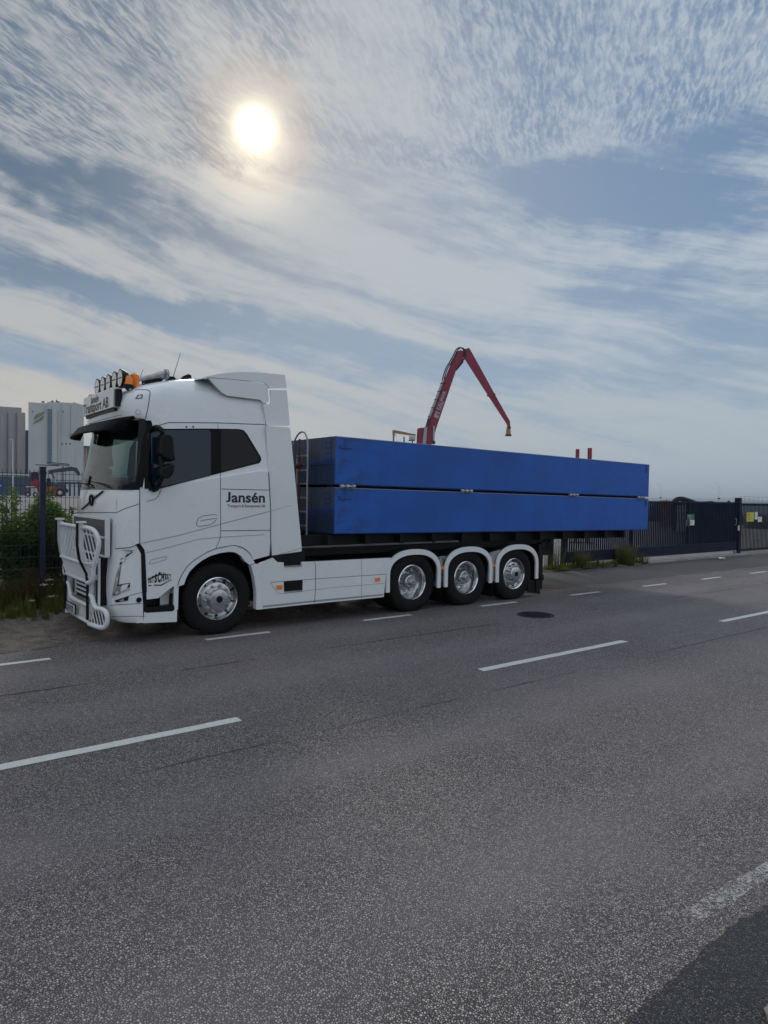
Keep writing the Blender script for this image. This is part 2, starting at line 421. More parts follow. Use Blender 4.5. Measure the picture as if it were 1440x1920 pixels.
def marking_mat(name, worn):
    m = bpy.data.materials.new(name); m.use_nodes = True; nt = m.node_tree; x = NX(nt); bs_ = nt.nodes['Principled BSDF']
    o = E_(x, x.n('ShaderNodeTexCoord').outputs['Object'])
    f = x.noise(o, 60, 4., .7); g = x.noise(o, 5, 4., .6)
    c = x.mix(x.ss(f, .35, .7), (.62, .62, .595), (.48, .48, .465)); nt.links.new(x.mix(x.ss(g, .5, .8)*.4, c, (.3, .3, .3)).o, bs_.inputs['Base Color'])
    bs_.inputs['Roughness'].default_value = .6
    a = x.ss(f*.75+g*.35, .42, .62, 1., .0) if worn else x.ss(f, .66, .74, 1., .25)
    if worn: a = a*.62
    nt.links.new(a.o, bs_.inputs['Alpha'])
    return m
M_MARK = marking_mat('road_marking_paint', 0); M_WORN = marking_mat('worn_marking_paint', 1)
M_DIRT = pmat('verge_dirt', (.17, .135, .11), .95, col2=(.07, .058, .05), vs=4.5, bump=.05, bs=18, dirt=((.34, .30, .26), 1.2, 26))
M_CONC = pmat('concrete', (.30, .285, .27), .9, col2=(.2, .19, .185), vs=2.5, bump=.004, bs=30)
M_SEA = pmat('sea_water', (.10, .15, .20), .8, var=.2, vs=.01, spec=.05)
M_HILL = pmat('far_shore', (.07, .09, .10), .95, var=.3, vs=.002)

def sheet(name, pts, z, mat, kind='structure', label=None):
    mb = MB(); mb.add([(a, b, z) for a, b in pts], [tuple(range(len(pts)))]); o = mb.build(name, mat, fixn=False)
    if o.data.polygons[0].normal.z < 0: o.data.flip_normals()
    o['kind'] = kind; return o
sheet('ground', [(-9000, -3000), (9000, -3000), (9000, 9000), (-9000, 9000)], 0., M_YARD)
sheet('road', [(-80, -9), (420, -9), (420, 10.12), (-80, 10.12)], .004, M_ROAD)
sheet('gate_apron', [(13.2, 10.121), (80, 10.121), (80, 12.45), (30, 12.45), (13.2, 12.6)], .004, M_APRON)
# dirt verge: a real bumpy strip
def ground_strip(name, x0, x1, y0, y1, nx, ny, f, mat):
    mb = MB(); V = []
    for j in range(ny+1):
        for i in range(nx+1):
            X = x0+(x1-x0)*i/nx; Y = y0+(y1-y0)*j/ny; V.append((X, Y+f(X, Y, 1), f(X, Y, 0)))
    mb.add(V, [(j*(nx+1)+i, j*(nx+1)+i+1, (j+1)*(nx+1)+i+1, (j+1)*(nx+1)+i) for j in range(ny) for i in range(nx)])
    o = mb.build(name, mat, smooth=60, fixn=False); o['kind'] = 'structure'; return o
from mathutils import noise as mn
def vf(X, Y, w):
    if w: return (mn.noise(Vector((X*.9, 3.1, 0)))*.14+mn.noise(Vector((X*5, 7, 0)))*.05+ (-.0 if X > 2.4 else -.12)) * (1 if Y < 10.3 else 0)
    d = max(0, Y-10.05)
    return .006+min(.09, d*.05)*(.6+.6*mn.noise(Vector((X*1.3, Y*1.3, 1))))+.012*mn.noise(Vector((X*7, Y*7, 2)))+ (.05*max(0, Y-11.8))
ground_strip('dirt_verge', -14, 13.2, 10.06, 13.6, 260, 44, vf, M_DIRT)
ground_strip('fence_verge', 13.2, 21.4, 12.5, 13.4, 90, 12, lambda X, Y, w: (mn.noise(Vector((X*2, 5, 0)))*.1 if w and Y < 12.6 else 0) if w else .008+.04*max(0, mn.noise(Vector((X*3, Y*3, 4)))+.4), M_DIRT)
# concrete strip under the sliding gate
mb = MB(); mb.bb(20.6, 27.9, 12.5, 13.5, -.02, .05); struct(mb.build('gate_threshold', M_CONC, bevel=.01))
# footpath in the near corner with a ragged edge
e = [onZ(*p) for p in [(1130, 1975), (1173, 1920), (1200, 1893), (1236, 1866), (1268, 1836), (1303, 1803), (1327, 1773), (1383, 1731), (1440, 1703), (1530, 1652), (1700, 1570)]]
rag = []
for a, b in zip(e, e[1:]):
    for k in range(10):
        p = a.lerp(b, k/10); rag.append((p.x+random.uniform(-.012, .012), p.y+random.uniform(-.012, .012)))
sheet('footpath', [(-3, -.5), (-3, .9)]+[(q[0], q[1]) for q in [(1.2, 1.05), (1.9, 1.25)]]+rag+[(40, 2.1), (40, -9), (0, -9)], .012, M_PATH)
# road markings
def mark(x0, x1, y, w, mat=M_MARK, z=.008):
    mb = MB(); n = 14; V = []
    for s_ in (-1, 1):
        for i in range(n+1):
            V.append((x0+(x1-x0)*i/n+ (.0 if 0 < i < n else random.uniform(-.01, .01)), y+s_*w/2+random.uniform(-.004, .004), z))
    mb.add(V, [(i, i+1, n+2+i, n+1+i) for i in range(n)])
    o = mb.build('lane_marking', mat, fixn=False)
    if o.data.polygons[0].normal.z < 0: o.data.flip_normals()
    o['kind'] = 'structure'; o['label'] = 'white painted dash on the grey asphalt road'; o['group'] = 'painted road dashes'
for k in range(-3, 32):
    x0 = 3.96+2.78*k; mark(x0 if k != -1 else .9, x0+1.03 if k != -1 else 1.92, 9.27, .11)
for k in range(-2, 16):
    x0 = 6.0+5.93*k; mark(x0 if k != -1 else -.15, x0+3.02 if k != -1 else 2.82, 5.82, .125)
p, q = onZ(1296, 1722), onZ(1440, 1632)
mb = MB(); V = []
n = 30
dv = (q-p).normalized(); pn = Vector((-dv.y, dv.x, 0))
for s_ in (-1, 1):
    for i in range(n+1):
        c = p+dv*(i*3./n); V.append(c+pn*s_*(.05+random.uniform(-.012, .012))+Vector((0, 0, .009)))
mb.add(V, [(i, i+1, n+2+i, n+1+i) for i in range(n)]); o = mb.build('worn_edge_line', M_WORN, fixn=False)
if o.data.polygons[0].normal.z < 0: o.data.flip_normals()
o['kind'] = 'structure'
# sea and far shore on the right
def wedge(a0, a1, r0, r1, n=24): return [(r0*math.cos(R_(a0+(a1-a0)*i/n)), r0*math.sin(R_(a0+(a1-a0)*i/n))) for i in range(n+1)]+[(r1*math.cos(R_(a1+(a0-a1)*i/n)), r1*math.sin(R_(a1+(a0-a1)*i/n))) for i in range(n+1)]
sheet('sea', wedge(-20, 47, 105, 8800), .05, M_SEA)
mb = MB(); V = []; n = 160
for i in range(n+1):
    a = R_(-12+i*100/n); hgt = 26+26*mn.noise(Vector((i*.09, 0, 0)))+14*mn.noise(Vector((i*.31, 4, 0)))
    if i > 120: hgt *= .5
    for r_, z_ in ((7400, -1), (7550, max(6, hgt)*.75), (7800, max(8, hgt)), (8500, -1)): V.append((r_*math.cos(a), r_*math.sin(a), z_))
mb.add(V, [(i*4+k, i*4+k+1, (i+1)*4+k+1, (i+1)*4+k) for i in range(n) for k in range(3)])
struct(mb.build('far_hills', M_HILL, smooth=60))

# ================================================================ FENCES AND GATE
BLUE_D = pmat('dark_blue_coating', (.012, .02, .055), .45, var=.3, vs=4)
GATEM = pmat('gate_blue_black', (.009, .016, .042), .55, var=.3, vs=4, spec=.15)
PALEB = pmat('weathered_palings', (.030, .034, .034), .8, var=.4, vs=3, spec=.2)
f = thing('mesh_fence', (9, 13, 0), 'dark blue welded wire mesh fence with square posts running behind the truck', 'fence')
mp = None
for i in range(-1, 6):
    X0 = 2.56+2.5*i
    mb = MB(); mb.bb(X0-.045, X0+.045, 12.97, 13.06, 0, 2.5); mb.bb(X0-.05, X0+.05, 12.965, 13.065, 2.5, 2.515)
    for z in (.35, .95, 1.55, 2.4): mb.bb(X0-.055, X0+.055, 12.955, 12.968, z, z+.03)
    mb.build('fence_post', BLUE_D, f)
    if i == 5: continue
    if mp is None:
        mb = MB(); k = 0
        for k in range(35): mb.tube([(X0+.09+k*.069, 13., .12), (X0+.09+k*.069, 13., 2.46)], .0042, 4, False)
        for k in range(12):
            z = .14+k*.205
            for dy in (-.007, .007): mb.tube([(X0+.05, 13+dy, z), (X0+2.45, 13+dy, z)], .004, 4, False)
        mp = mb.build('mesh_panel', BLUE_D, f); xb = X0
    else:
        c = mp.copy(); COL.objects.link(c); c.location.x = X0-xb
# end piece of mesh beside the gate posts
mb = MB()
for k in range(9): mb.tube([(15.15+k*.069, 13., .12), (15.15+k*.069, 13., 2.46)], .0042, 4, False)
mb.build('mesh_panel', BLUE_D, f)

g = thing('sliding_gate', (22, 13, 0), 'dark blue sliding steel gate with upright bars over a deep bottom beam', 'gate')
GX0, GX1 = 16.9, 27.55
MB().bb(GX0, GX1, 12.93, 13.07, .17, .50).build('bottom_beam', GATEM, g, bevel=.008)
MB().bb(GX0, GX1, 12.97, 13.03, 2.0, 2.06).build('top_rail', GATEM, g)
mb = MB(); n = int((GX1-GX0)/.112)
for k in range(1, n): mb.bb(GX0+k*.112-.014, GX0+k*.112+.014, 12.978, 13.022, .5, 2.0)
mb.build('upright_bars', GATEM, g)
for X in (GX0, 20.4, 24.0, GX1): MB().bb(X-.035, X+.035, 12.96, 13.04, .17, 2.07).build('frame_post', GATEM, g)
mb = MB(); mb.tube(smooth_path([(27.3, 12.9, 1.42), (27.3, 12.84, 1.4), (27.3, 12.84, 1.2), (27.3, 12.9, 1.18)]), .012, 6); mb.build('handle', GREYST, g)
MB().lathe([(0, -.02), (.07, -.02), (.07, .02), (0, .02)], (27.35, 12.88, .12), 'Y', 16).build('guide_wheel', GREYST, g)
t = thing('gate_post', (27.75, 13, 0), 'tall square dark blue steel post closing the right end of the gate', 'post')
mb = MB(); mb.bb(27.67, 27.85, 12.9, 13.1, 0, 2.24); mb.build('post_tube', GATEM, t, bevel=.006)
MB().bb(27.6, 27.668, 12.88, 12.92, .95, 1.15).build('latch_plate', SIGNW, t)
MB().bb(27.62, 27.9, 12.86, 13.14, 0, .03).build('base_plate', GREYST, t)
for X, lb in ((16.45, 'square dark steel guide post nearest the rear of the truck'), (17.05, 'square dark steel guide post holding the left end of the gate')):
    t = thing('guide_post', (X, 13.15, 0), lb, 'post', 'posts guiding the sliding gate')
    MB().bb(X-.06, X+.06, 13.1, 13.22, 0, 2.1).build('post_tube', GATEM, t, bevel=.005)
    MB().bb(X-.08, X+.08, 13.08, 13.24, 2.1, 2.12).build('post_cap', GATEM, t)
t = thing('palisade_fence', (33, 13, 0), 'weathered upright paling fence to the right of the gate with mesh along its top', 'fence')
mb = MB()
for k in range(150): mb.bb(27.95+k*.12, 27.95+k*.12+.045, 13.0, 13.02, .08, 2.0)
mb.build('palings', PALEB, t)
mb = MB(); mb.bb(27.9, 46, 13.021, 13.06, 1.93, 2.02); mb.bb(27.9, 46, 13.021, 13.06, .12, .18); mb.build('rails', PALEB, t)
for X in (32.8, 37.8, 42.8): MB().bb(X-.04, X+.04, 13.061, 13.12, 0, 2.25).build('fence_post', PALEB, t)
mb = MB()
for k in range(44): mb.tube([(27.95+k*.4, 13.03, 2.02), (27.95+k*.4, 13.03, 2.3)], .006, 4, False)
for z in (2.12, 2.29): mb.tube([(27.9, 13.03, z), (46, 13.03, z)], .006, 4, False)
mb.build('top_mesh', GREYST, t)

# signs on the gate and fence
M_GREEN = pmat('sign_green', (.03, .16, .10), .5); M_YEL = pmat('sign_yellow', (.72, .58, .05), .5, var=.1)
def sign(name, px0, py0, px1, py1, Y, mat, label, words, tm, cat='sign'):
    a = onY(px0, (py0+py1)/2, Y); b = onY(px1, (py0+py1)/2, Y); zt = onY((px0+px1)/2, py0, Y).z; zb = onY((px0+px1)/2, py1, Y).z
    t = thing(name, ((a.x+b.x)/2, Y, zb), label, cat)
    MB().bb(a.x, b.x, Y, Y+.012, zb, zt).build('board', mat, t)
    mb = MB(); w = b.x-a.x; h = zt-zb
    for s_, sx, fx, fz, al in words:
        text_mb(mb, s_, sx*h, (a.x+fx*w, Y-.002, zb+fz*h), (1, 0, 0), (0, 0, 1), .0, .0015, 1., al)
    if mb.v: mb.build('lettering', tm, t)
    return t, a.x, b.x, zb, zt
sign('gate_notice', 1288.5, 964, 1302, 974.6, 12.95, M_GREEN, 'green notice with white words above the white panel on the gate', [('Avesta', .5, .12, .55, 'LEFT'), ('hamn', .42, .25, .12, 'LEFT')][0:0]+[('Hamn', .5, .16, .52, 'LEFT'), ('väst', .42, .3, .1, 'LEFT')], TXTW)
t, a, b, z0, z1 = sign('gate_notice', 1287.5, 975, 1302, 985, 12.95, SIGNW, 'white notice with a black hand mark under the green board on the gate', [('Stängs', .3, .42, .6, 'LEFT'), ('kl 18', .3, .42, .2, 'LEFT')], TXT)
mb = MB(); mb.disc((a+(b-a)*.2, 12.946, (z0+z1)/2), .12, 'Y', 16, .15); mb.build('symbol', TXT, t)
sign('warning_sign', 1400.5, 960.5, 1413.5, 978, 12.98, M_YEL, 'yellow warning sign fixed to the palings right of the gate', [('OBS!', .26, .12, .66, 'LEFT'), ('Kamera', .15, .12, .42, 'LEFT'), ('bevakat', .15, .12, .2, 'LEFT')], TXT)
sign('fence_notice', 1415.5, 960, 1420.5, 974, 12.98, SIGNW, 'narrow white notice between the yellow sign and the small lower notice', [('i', .5, .35, .3, 'LEFT')], TXT)
sign('fence_notice', 1421.5, 969, 1428.5, 978.5, 12.96, SIGNW, 'small white notice set lowest and rightmost on the palings', [('Info', .3, .15, .55, 'LEFT')], TXT)
# small litter by the gate
p = onZ(1352, 1050)
mb = MB(); V = []
for k in range(9):
    a_ = k*.7; V.append((p.x+.16*math.cos(a_)*random.uniform(.6, 1.2), p.y+.13*math.sin(a_), .01+random.uniform(.01, .09)))
V.append((p.x, p.y, .1)); mb.add(V, [(k, (k+1) % 9, 9) for k in range(9)]); tag(mb.build('crumpled_paper', SIGNW), 'crumpled white scrap of paper lying on the apron by the gate', 'litter')
# manhole / gully cover in the road
p = (onZ(968, 1153)+onZ(1040, 1154))/2
t = thing('manhole_cover', (p.x, p.y, 0), 'round black ribbed iron manhole cover in the lane behind the truck', 'manhole cover')
IRON = pmat('cast_iron', (.014, .014, .017), .6, var=.4, vs=30, spec=.3)
MB().lathe([(.0, .012), (.265, .012), (.265, .004)], (p.x, p.y, 0), 'Z', 40).build('lid', IRON, t, smooth=30)
MB().lathe([(.272, .006), (.272, .016), (.32, .016), (.33, .005)], (p.x, p.y, 0), 'Z', 40).build('rim_frame', IRON, t, smooth=30)
mb = MB()
for k in range(-6, 7):
    w = math.sqrt(max(0, .25**2-(k*.037)**2)); mb.bb(p.x-w, p.x+w, p.y+k*.037-.009, p.y+k*.037+.009, .0125, .021)
mb.build('ribs', IRON, t)
# pale stone in the very corner
p = onZ(1452, 1925)
mb = MB(); bm = bmesh.new(); bmesh.ops.create_icosphere(bm, subdivisions=3, radius=1)
mb.add([Vector((v.co.x*.13, v.co.y*.1, v.co.z*.05))*(1+.25*mn.noise(v.co*2))+Vector((p.x+.07, p.y-.05, .03)) for v in bm.verts], [tuple(v.index for v in f_.verts) for f_ in bm.faces]); bm.free()
tag(mb.build('stone', pmat('pale_stone', (.42, .38, .30), .9, var=.3, vs=20, bump=.004, bs=60), smooth=60), 'pale beige stone lying in the near right corner on the dark path', 'stone')

# ================================================================ VEGETATION
def leafmat(name, a, b, vs=2.5):
    m = pmat(name, a, .55, col2=b, vs=vs, spec=.3); nt = m.node_tree; bs_ = nt.nodes['Principled BSDF']
    out = nt.nodes['Material Output']; tr = nt.nodes.new('ShaderNodeBsdfTranslucent'); mx = nt.nodes.new('ShaderNodeMixShader'); mx.inputs[0].default_value = .5
    src = bs_.inputs['Base Color'].links[0].from_socket
    x = NX(nt); c = x.mix(1., E_(x, src), (2.1, 2.3, .7), 'MULTIPLY'); nt.links.new(c.o, tr.inputs[0])
    nt.links.new(bs_.outputs[0], mx.inputs[1]); nt.links.new(tr.outputs[0], mx.inputs[2]); nt.links.new(mx.outputs[0], out.inputs[0]); return m
L_GREEN = leafmat('shrub_leaves', (.11, .165, .03), (.05, .09, .02)); L_GRASS = leafmat('grass_blades', (.08, .11, .025), (.12, .12, .04), 4)
L_DRY = leafmat('dry_stalks', (.13, .075, .035), (.07, .05, .03), 6); L_WEED = leafmat('weed_leaves', (.05, .065, .022), (.09, .08, .035), 5); L_FLOW = pmat('flower_heads', (.6, .6, .5), .8)
BARK = pmat('bark', (.06, .045, .03), .9)
def leafcloud(mb, fn, n, size, rnd):
    for _ in range(n):
        p = fn(rnd); s_ = size*rnd.uniform(.6, 1.35)
        a = Vector((rnd.gauss(0, 1), rnd.gauss(0, 1), rnd.gauss(0, .7))).normalized(); b = a.cross(Vector((rnd.gauss(0, 1), rnd.gauss(0, 1), rnd.gauss(0, 1)))).normalized()
        mb.add([p-a*s_, p+b*s_*.36-a*.1*s_, p+a*s_, p-b*s_*.36-a*.1*s_], [(0, 1, 2, 3)])
def shrub(x, y, rx, ry, h, seed, label, n=16000, mat=None, size=.038):
    rnd = random.Random(seed); t = thing('shrub', (x, y, 0), label, 'shrub', 'shrubs behind the mesh fence')
    cl = [(rnd.uniform(-.85, .85)*rx, rnd.uniform(-.7, .7)*ry, rnd.uniform(.10, .86)*h, rnd.uniform(.2, .42)*min(rx, h)) for _ in range(34)]
    sp = [(rnd.uniform(-.9, .9)*rx, rnd.uniform(-.7, .7)*ry, h*rnd.uniform(.85, 1.15)) for _ in range(16)]
    def fn(r):
        if r.random() < .2:
            s_ = r.choice(sp); k = r.random()**.6; return Vector((x+s_[0]*(.6+.4*k)+r.gauss(0, .04), y+s_[1]+r.gauss(0, .04), s_[2]*k))
        c = r.choice(cl); d = Vector((r.gauss(0, 1), r.gauss(0, 1), r.gauss(0, 1))).normalized()*(r.random()**.45)*c[3]
        return Vector((x+c[0]+d.x, y+c[1]+d.y, max(.03, c[2]+d.z)))
    mb = MB(); leafcloud(mb, fn, n, size, rnd); mb.build('foliage', mat or L_GREEN, t, fixn=False)
    mb = MB()
    for s_ in sp: mb.tube([(x+s_[0]*.2, y+s_[1]*.2, 0), (x+s_[0]*.6, y+s_[1]*.6, s_[2]*.5), (x+s_[0], y+s_[1], s_[2]*.98)], [.012, .008, .003], 4)
    mb.build('stems', BARK, t)
shrub(1.2, 14.1, .9, .7, 1.6, 1, 'mid height green shrub behind the fence at the left edge of the picture')
shrub(2.2, 14.1, .95, .7, 1.9, 2, 'tall leafy green shrub behind the fence just left of the blue post', 28000)
shrub(3.25, 14.2, .95, .7, 1.9, 3, 'tall leafy green shrub behind the fence between the blue post and the truck', 28000)
shrub(4.35, 14.2, .8, .6, 1.75, 4, 'green shrub half hidden behind the white cab front', 9000)
shrub(.3, 14.6, .8, .6, 1.2, 5, 'low green shrub just outside the left edge of the picture', 2500)
def tuft(mb, x, y, z, n, h, sp, rnd, w=.006, lean=.35):
    for _ in range(n):
        a = rnd.uniform(0, 6.28); hh = h*rnd.uniform(.45, 1.15); r0 = sp*rnd.random(); l = lean*hh*rnd.uniform(.2, 1.3)
        p = Vector((x+r0*math.cos(a*3), y+r0*math.sin(a*3), z)); d = Vector((math.cos(a), math.sin(a), 0)); s_ = Vector((-d.y, d.x, 0))*w
        p1 = p+d*l*.35+Vector((0, 0, hh*.6)); p2 = p+d*l+Vector((0, 0, hh))
        mb.add([p-s_, p+s_, p1+s_*.7, p1-s_*.7, p2], [(0, 1, 2, 3), (3, 2, 4)])
rnd = random.Random(11); mb = MB()
for _ in range(2000):
    X = rnd.uniform(-4, 13); Y = 11.75+1.7*rnd.random()**.8+.15*mn.noise(Vector((X*2, 0, 0)))
    if X > 3.4 and rnd.random() < .6: continue
    mb.mat(0 if rnd.random() < .6 else 1); tuft(mb, X, Y, .03+.05*max(0, Y-11.8), 16, .22+.2*(Y-11.75)*(.5+rnd.random()*.7), .09, rnd)
mb.mat(0)
for _ in range(160): tuft(mb, rnd.uniform(13.2, 20.6), rnd.uniform(12.6, 13.1), .02, 12, .16, .1, rnd)
o = mb.build('verge_grass', [L_GRASS, L_WEED], fixn=False); o['kind'] = 'stuff'
rnd = random.Random(5)
for i, (px_, py_, h, lb) in enumerate([(18, 1118, .62, 'rust brown dried weed stalks nearest the left edge of the picture'), (48, 1112, .75, 'rust brown dried weed clump left of the blue fence post'), (74, 1108, .85, 'rust brown dried weed clump at the foot of the blue fence post'), (100, 1104, .7, 'dried ochre weed clump between the fence post and the bull bar')]):
    p = onY(px_, py_, 12.75); mb = MB()
    for _ in range(46):
        X = p.x+rnd.gauss(0, .13); Y = 12.75+rnd.gauss(0, .1); hh = h*rnd.uniform(.5, 1.1); q = Vector((X+rnd.gauss(0, .06), Y+rnd.gauss(0, .06), hh))
        mb.tube([(X, Y, 0), q], [.004, .002], 3, False)
        leafcloud(mb, lambda r: q-Vector((0, 0, r.random()*hh*.5))+Vector((r.gauss(0, .018), r.gauss(0, .018), 0)), 12, .014, rnd)
    tag(mb.build('dried_weed', L_DRY, fixn=False), lb, 'weed', 'dried weeds along the mesh fence')
for i, (px_, py_, lb) in enumerate([(92, 1087, 'white flat flower head rising highest beside the bull bar'), (84, 1096, 'white flower head just left of the tallest white flower'), (96, 1118, 'white flower low in the grass beside the bull bar'), (60, 1126, 'white flower in the grass right below the blue post'), (28, 1142, 'white flower at the dirt edge of the grass, lowest of all')]):
    q = onY(px_, py_, 12.3); t = thing('white_flower', (q.x, q.y, 0), lb, 'flower', 'white wild flowers in the verge')
    MB().tube([(q.x+.05, q.y, 0), (q.x, q.y, q.z)], [.004, .003], 4).build('stem', L_WEED, t)
    mb = MB(); leafcloud(mb, lambda r: q+Vector((r.gauss(0, .032), r.gauss(0, .03), r.gauss(0, .006))), 60, .012, rnd); mb.build('flower_head', L_FLOW, t, fixn=False)
# tall weeds by the gate end of the fence
for i, (px_, py_, h, n, lb) in enumerate([(1040, 1062, .95, 70, 'thin dry weeds standing right behind the truck by the mesh fence'), (1085, 1060, .75, 240, 'bushy grass clump left in front of the gate beam'), (1168, 1055, .85, 330, 'dense dark green grass clump in front of the gate beam, largest of the row'), (1120, 1060, .35, 160, 'short grass clump between the two taller ones before the gate'), (1198, 1053, .45, 120, 'small grass clump at the right end of the weedy strip by the gate')]):
    p = onY(px_, py_, 12.72); mb = MB(); tuft(mb, p.x, 12.72, 0, int(n*1.2), h*.85, .34 if n > 100 else .3, rnd, .006, .5)
    if i == 0:
        for _ in range(26):
            X = p.x+rnd.gauss(0, .22); q = Vector((X+rnd.gauss(0, .06), 12.72, rnd.uniform(.5, 1.05))); mb.tube([(X, 12.72, 0), q], [.004, .002], 3, False)
            leafcloud(mb, lambda r: q+Vector((r.gauss(0, .03), r.gauss(0, .02), r.gauss(0, .05))), 9, .02, rnd)
    tag(mb.build('weed_clump', L_WEED, fixn=False), lb, 'weed', 'weeds in front of the sliding gate')
# ================================================================ TRUCK
YN, YC, YF = 9.5, 10.77, 12.04
T = thing('truck', (6.5, YC, 0), 'white four axle hook lift truck with sleeper cab and bull bar, carrying blue steel pontoons', 'truck')
XR = 5.08
XFT = [(1.0, 2.80), (1.25, 2.80), (1.8, 2.805), (2.12, 2.83), (2.16, 2.845), (2.6, 2.925), (3.04, 3.00), (3.10, 2.98), (3.13, 2.93), (3.32, 2.90), (3.46, 2.94), (3.54, 3.02), (3.60, 3.13), (3.66, 3.28), (3.72, 3.47), (3.78, 3.70), (3.83, 3.92), (3.87, 4.15), (3.88, 4.4)]
YST = [(1.0, 0.), (2.15, 0.), (3.1, .075), (3.4, .115), (3.5, .14), (3.6, .18), (3.7, .25), (3.78, .36), (3.83, .5), (3.87, .68), (3.88, .9)]
TS = [0, .25, .45, .62, .78, .90, 1.]
def section(z, extra=0.):
    xf = interp(XFT, z)-extra; ys = interp(YST, z)-extra*.3; Wd = YC-YN-ys
    k = min(1., Wd/1.27); xs = xf+.28
    side = [(XR+(xs-XR)*t, YN+ys) for t in TS]
    cor = [(xf+.19, YN+ys+.035*k), (xf+.115, YN+ys+.10*k), (xf+.06, YN+ys+.19*k), (xf+.035, YN+ys+.30*k), (xf+.018, YN+ys+.55*k), (xf+.006, YN+ys+.85*k)]
    half = side+cor
    return half+[(xf, YC)]+[(a, 2*YC-b) for a, b in reversed(half)]
def loft(mb, zs, secs, skip=lambda i, j: False, matf=None, cap=True):
    n = len(secs[0]); V = [(p[0], p[1], z) for z, s_ in zip(zs, secs) for p in s_]
    Fs = []; ms = []
    for j in range(len(zs)-1):
        for i in range(n-1):
            if skip(i, j): continue
            Fs.append((j*n+i, j*n+i+1, (j+1)*n+i+1, (j+1)*n+i)); ms.append(matf(i, j) if matf else mb.cur)
    if cap: Fs.append(tuple((len(zs)-1)*n+i for i in range(n))); ms.append(mb.cur)
    k = len(mb.v); mb.v += [Vector(v) for v in V]; mb.f += [tuple(i+k for i in f_) for f_ in Fs]; mb.mi += ms
NS = len(section(2.)); CL = len(TS)-1
ZB = [1.30, 1.6, 1.83, 2.0, 2.13, 2.20, 2.35, 2.6, 2.85, 2.98, 3.05, 3.10, 3.13, 3.22, 3.32, 3.40, 3.46, 3.50, 3.54, 3.57, 3.60, 3.63, 3.66, 3.69, 3.72, 3.75, 3.78, 3.805, 3.83, 3.85, 3.87, 3.88]
def wsz(j): return ZB[j] >= 2.19 and ZB[j+1] <= 3.06
def skipb(i, j):
    if wsz(j) and CL+1 <= i <= NS-3-CL: return True                     # windscreen opening
    if 2.34 <= ZB[j] and ZB[j+1] <= 2.99 and NS-1-5 <= i <= NS-1-3: return True   # far door window
    return False
def matb(i, j):
    if 2.12 <= ZB[j] and ZB[j+1] <= 3.101 and CL <= i <= NS-2-CL: return 1
    return 0
mb = MB(); loft(mb, ZB, [section(z) for z in ZB], skipb, matb)
mb.mat(0); mb.add([(XR, YN, 1.3), (XR, YF, 1.3), (XR, YF-.1, 3.3), (XR, YF-.6, 3.86), (XR, YN+.6, 3.86), (XR, YN+.1, 3.3)], [(0, 1, 2, 3, 4, 5)])
mb.mat(1); mb.add([(2.9, YN+.02, 1.31), (XR, YN+.02, 1.31), (XR, YF-.02, 1.31), (2.9, YF-.02, 1.31)], [(0, 1, 2, 3)])
cab = mb.build('cab', [WHITE, BLACKG, SEAM, SEAML, SEATM], T, smooth=32, fixn=True)

# near side skin: door, side locker and wheel arch cut out of one pressing
arch = [(334, 1099), (337, 1088), (343, 1076), (352, 1063), (363, 1053), (375, 1045), (390, 1036), (408, 1029), (424, 1026), (440, 1024), (453, 1027), (463, 1033), (470, 1041), (474, 1050)]
skin = [(263, 914), (263, 1020), (270.6, 1030), (271.5, 1040), (275, 1124), (297, 1121.5), (307, 1113), (320, 1103), (328, 1098)]
sk2 = [(505, 1041.5), (508, 1000), (505, 925), (502.5, 880)]
skp = skin+arch+sk2
def P0(p, Y=YN-.004): return onY(p[0], p[1], Y)
pts = [P0(p) for p in skp]; pts[-1].z = 2.45; pts[-1].x = 5.08
pts.append(Vector((4.9, YN-.004, 2.45))); pts.append(P0((300, 914)))
mb = MB(); mb.prism(pts, (0, .03, 0)); skin_o = mb.build('door_panel', [WHITE, SEAM, SEAML], T)
# the black sweep that surrounds the side windows, following the leaning cab side
bv = bvh_of([cab, skin_o])
win = [(265.5, 826), (276.6, 820.5), (281, 812), (286, 806), (292, 803), (300, 802.5), (311, 804), (390, 803.5), (448, 804.5), (457, 807), (463, 814), (489, 857), (489.6, 863), (485.6, 868.5), (440, 880), (390, 893), (340, 906), (300, 916.5), (262.5, 916.5)]
def surfpoly(name, mat, polys, off=.006, parent=T, cells=True):
    """cut an outline into narrow vertical slabs so that it hugs the curved side"""
    mb = MB()
    for poly in polys:
        x0 = min(p[0] for p in poly); x1 = max(p[0] for p in poly); n = max(2, int((x1-x0)/4))
        xs = sorted(set([x0+(x1-x0)*i/n for i in range(n+1)]+[p[0] for p in poly]))
        def span(x):
            ys = []
            for (a, b), (c, d) in zip(poly, poly[1:]+poly[:1]):
                if a != c and min(a, c)-1e-6 <= x <= max(a, c)+1e-6: ys.append(b+(d-b)*(x-a)/(c-a))
            return (min(ys), max(ys)) if ys else (None, None)
        cols = []
        for i, x in enumerate(xs):
            xx = min(max(x, x0+.02), x1-.02); a, b = span(xx); m = 10
            cols.append([hit(bv, xx, a+(b-a)*k/m, off)[0] for k in range(m+1)])
        for i in range(len(cols)-1):
            A, B = cols[i], cols[i+1]; m = len(A)-1
            if (A[0]-B[0]).length > .5: continue
            mb.add(A+B, [(k, k+1, m+1+k+1, m+1+k) for k in range(m)])
    return mb.build(name, mat, parent, smooth=40)
wt = surfpoly('window_trim', BLACKG, [win], .006)
setp(wt, T)
bv = bvh_of([cab, skin_o, wt])
dg = surfpoly('side_window', GLASSD, [[(283, 812), (312, 806.5), (392, 806), (395, 812), (396, 890), (340, 904.5), (292, 914.5), (285, 906)]], .005)
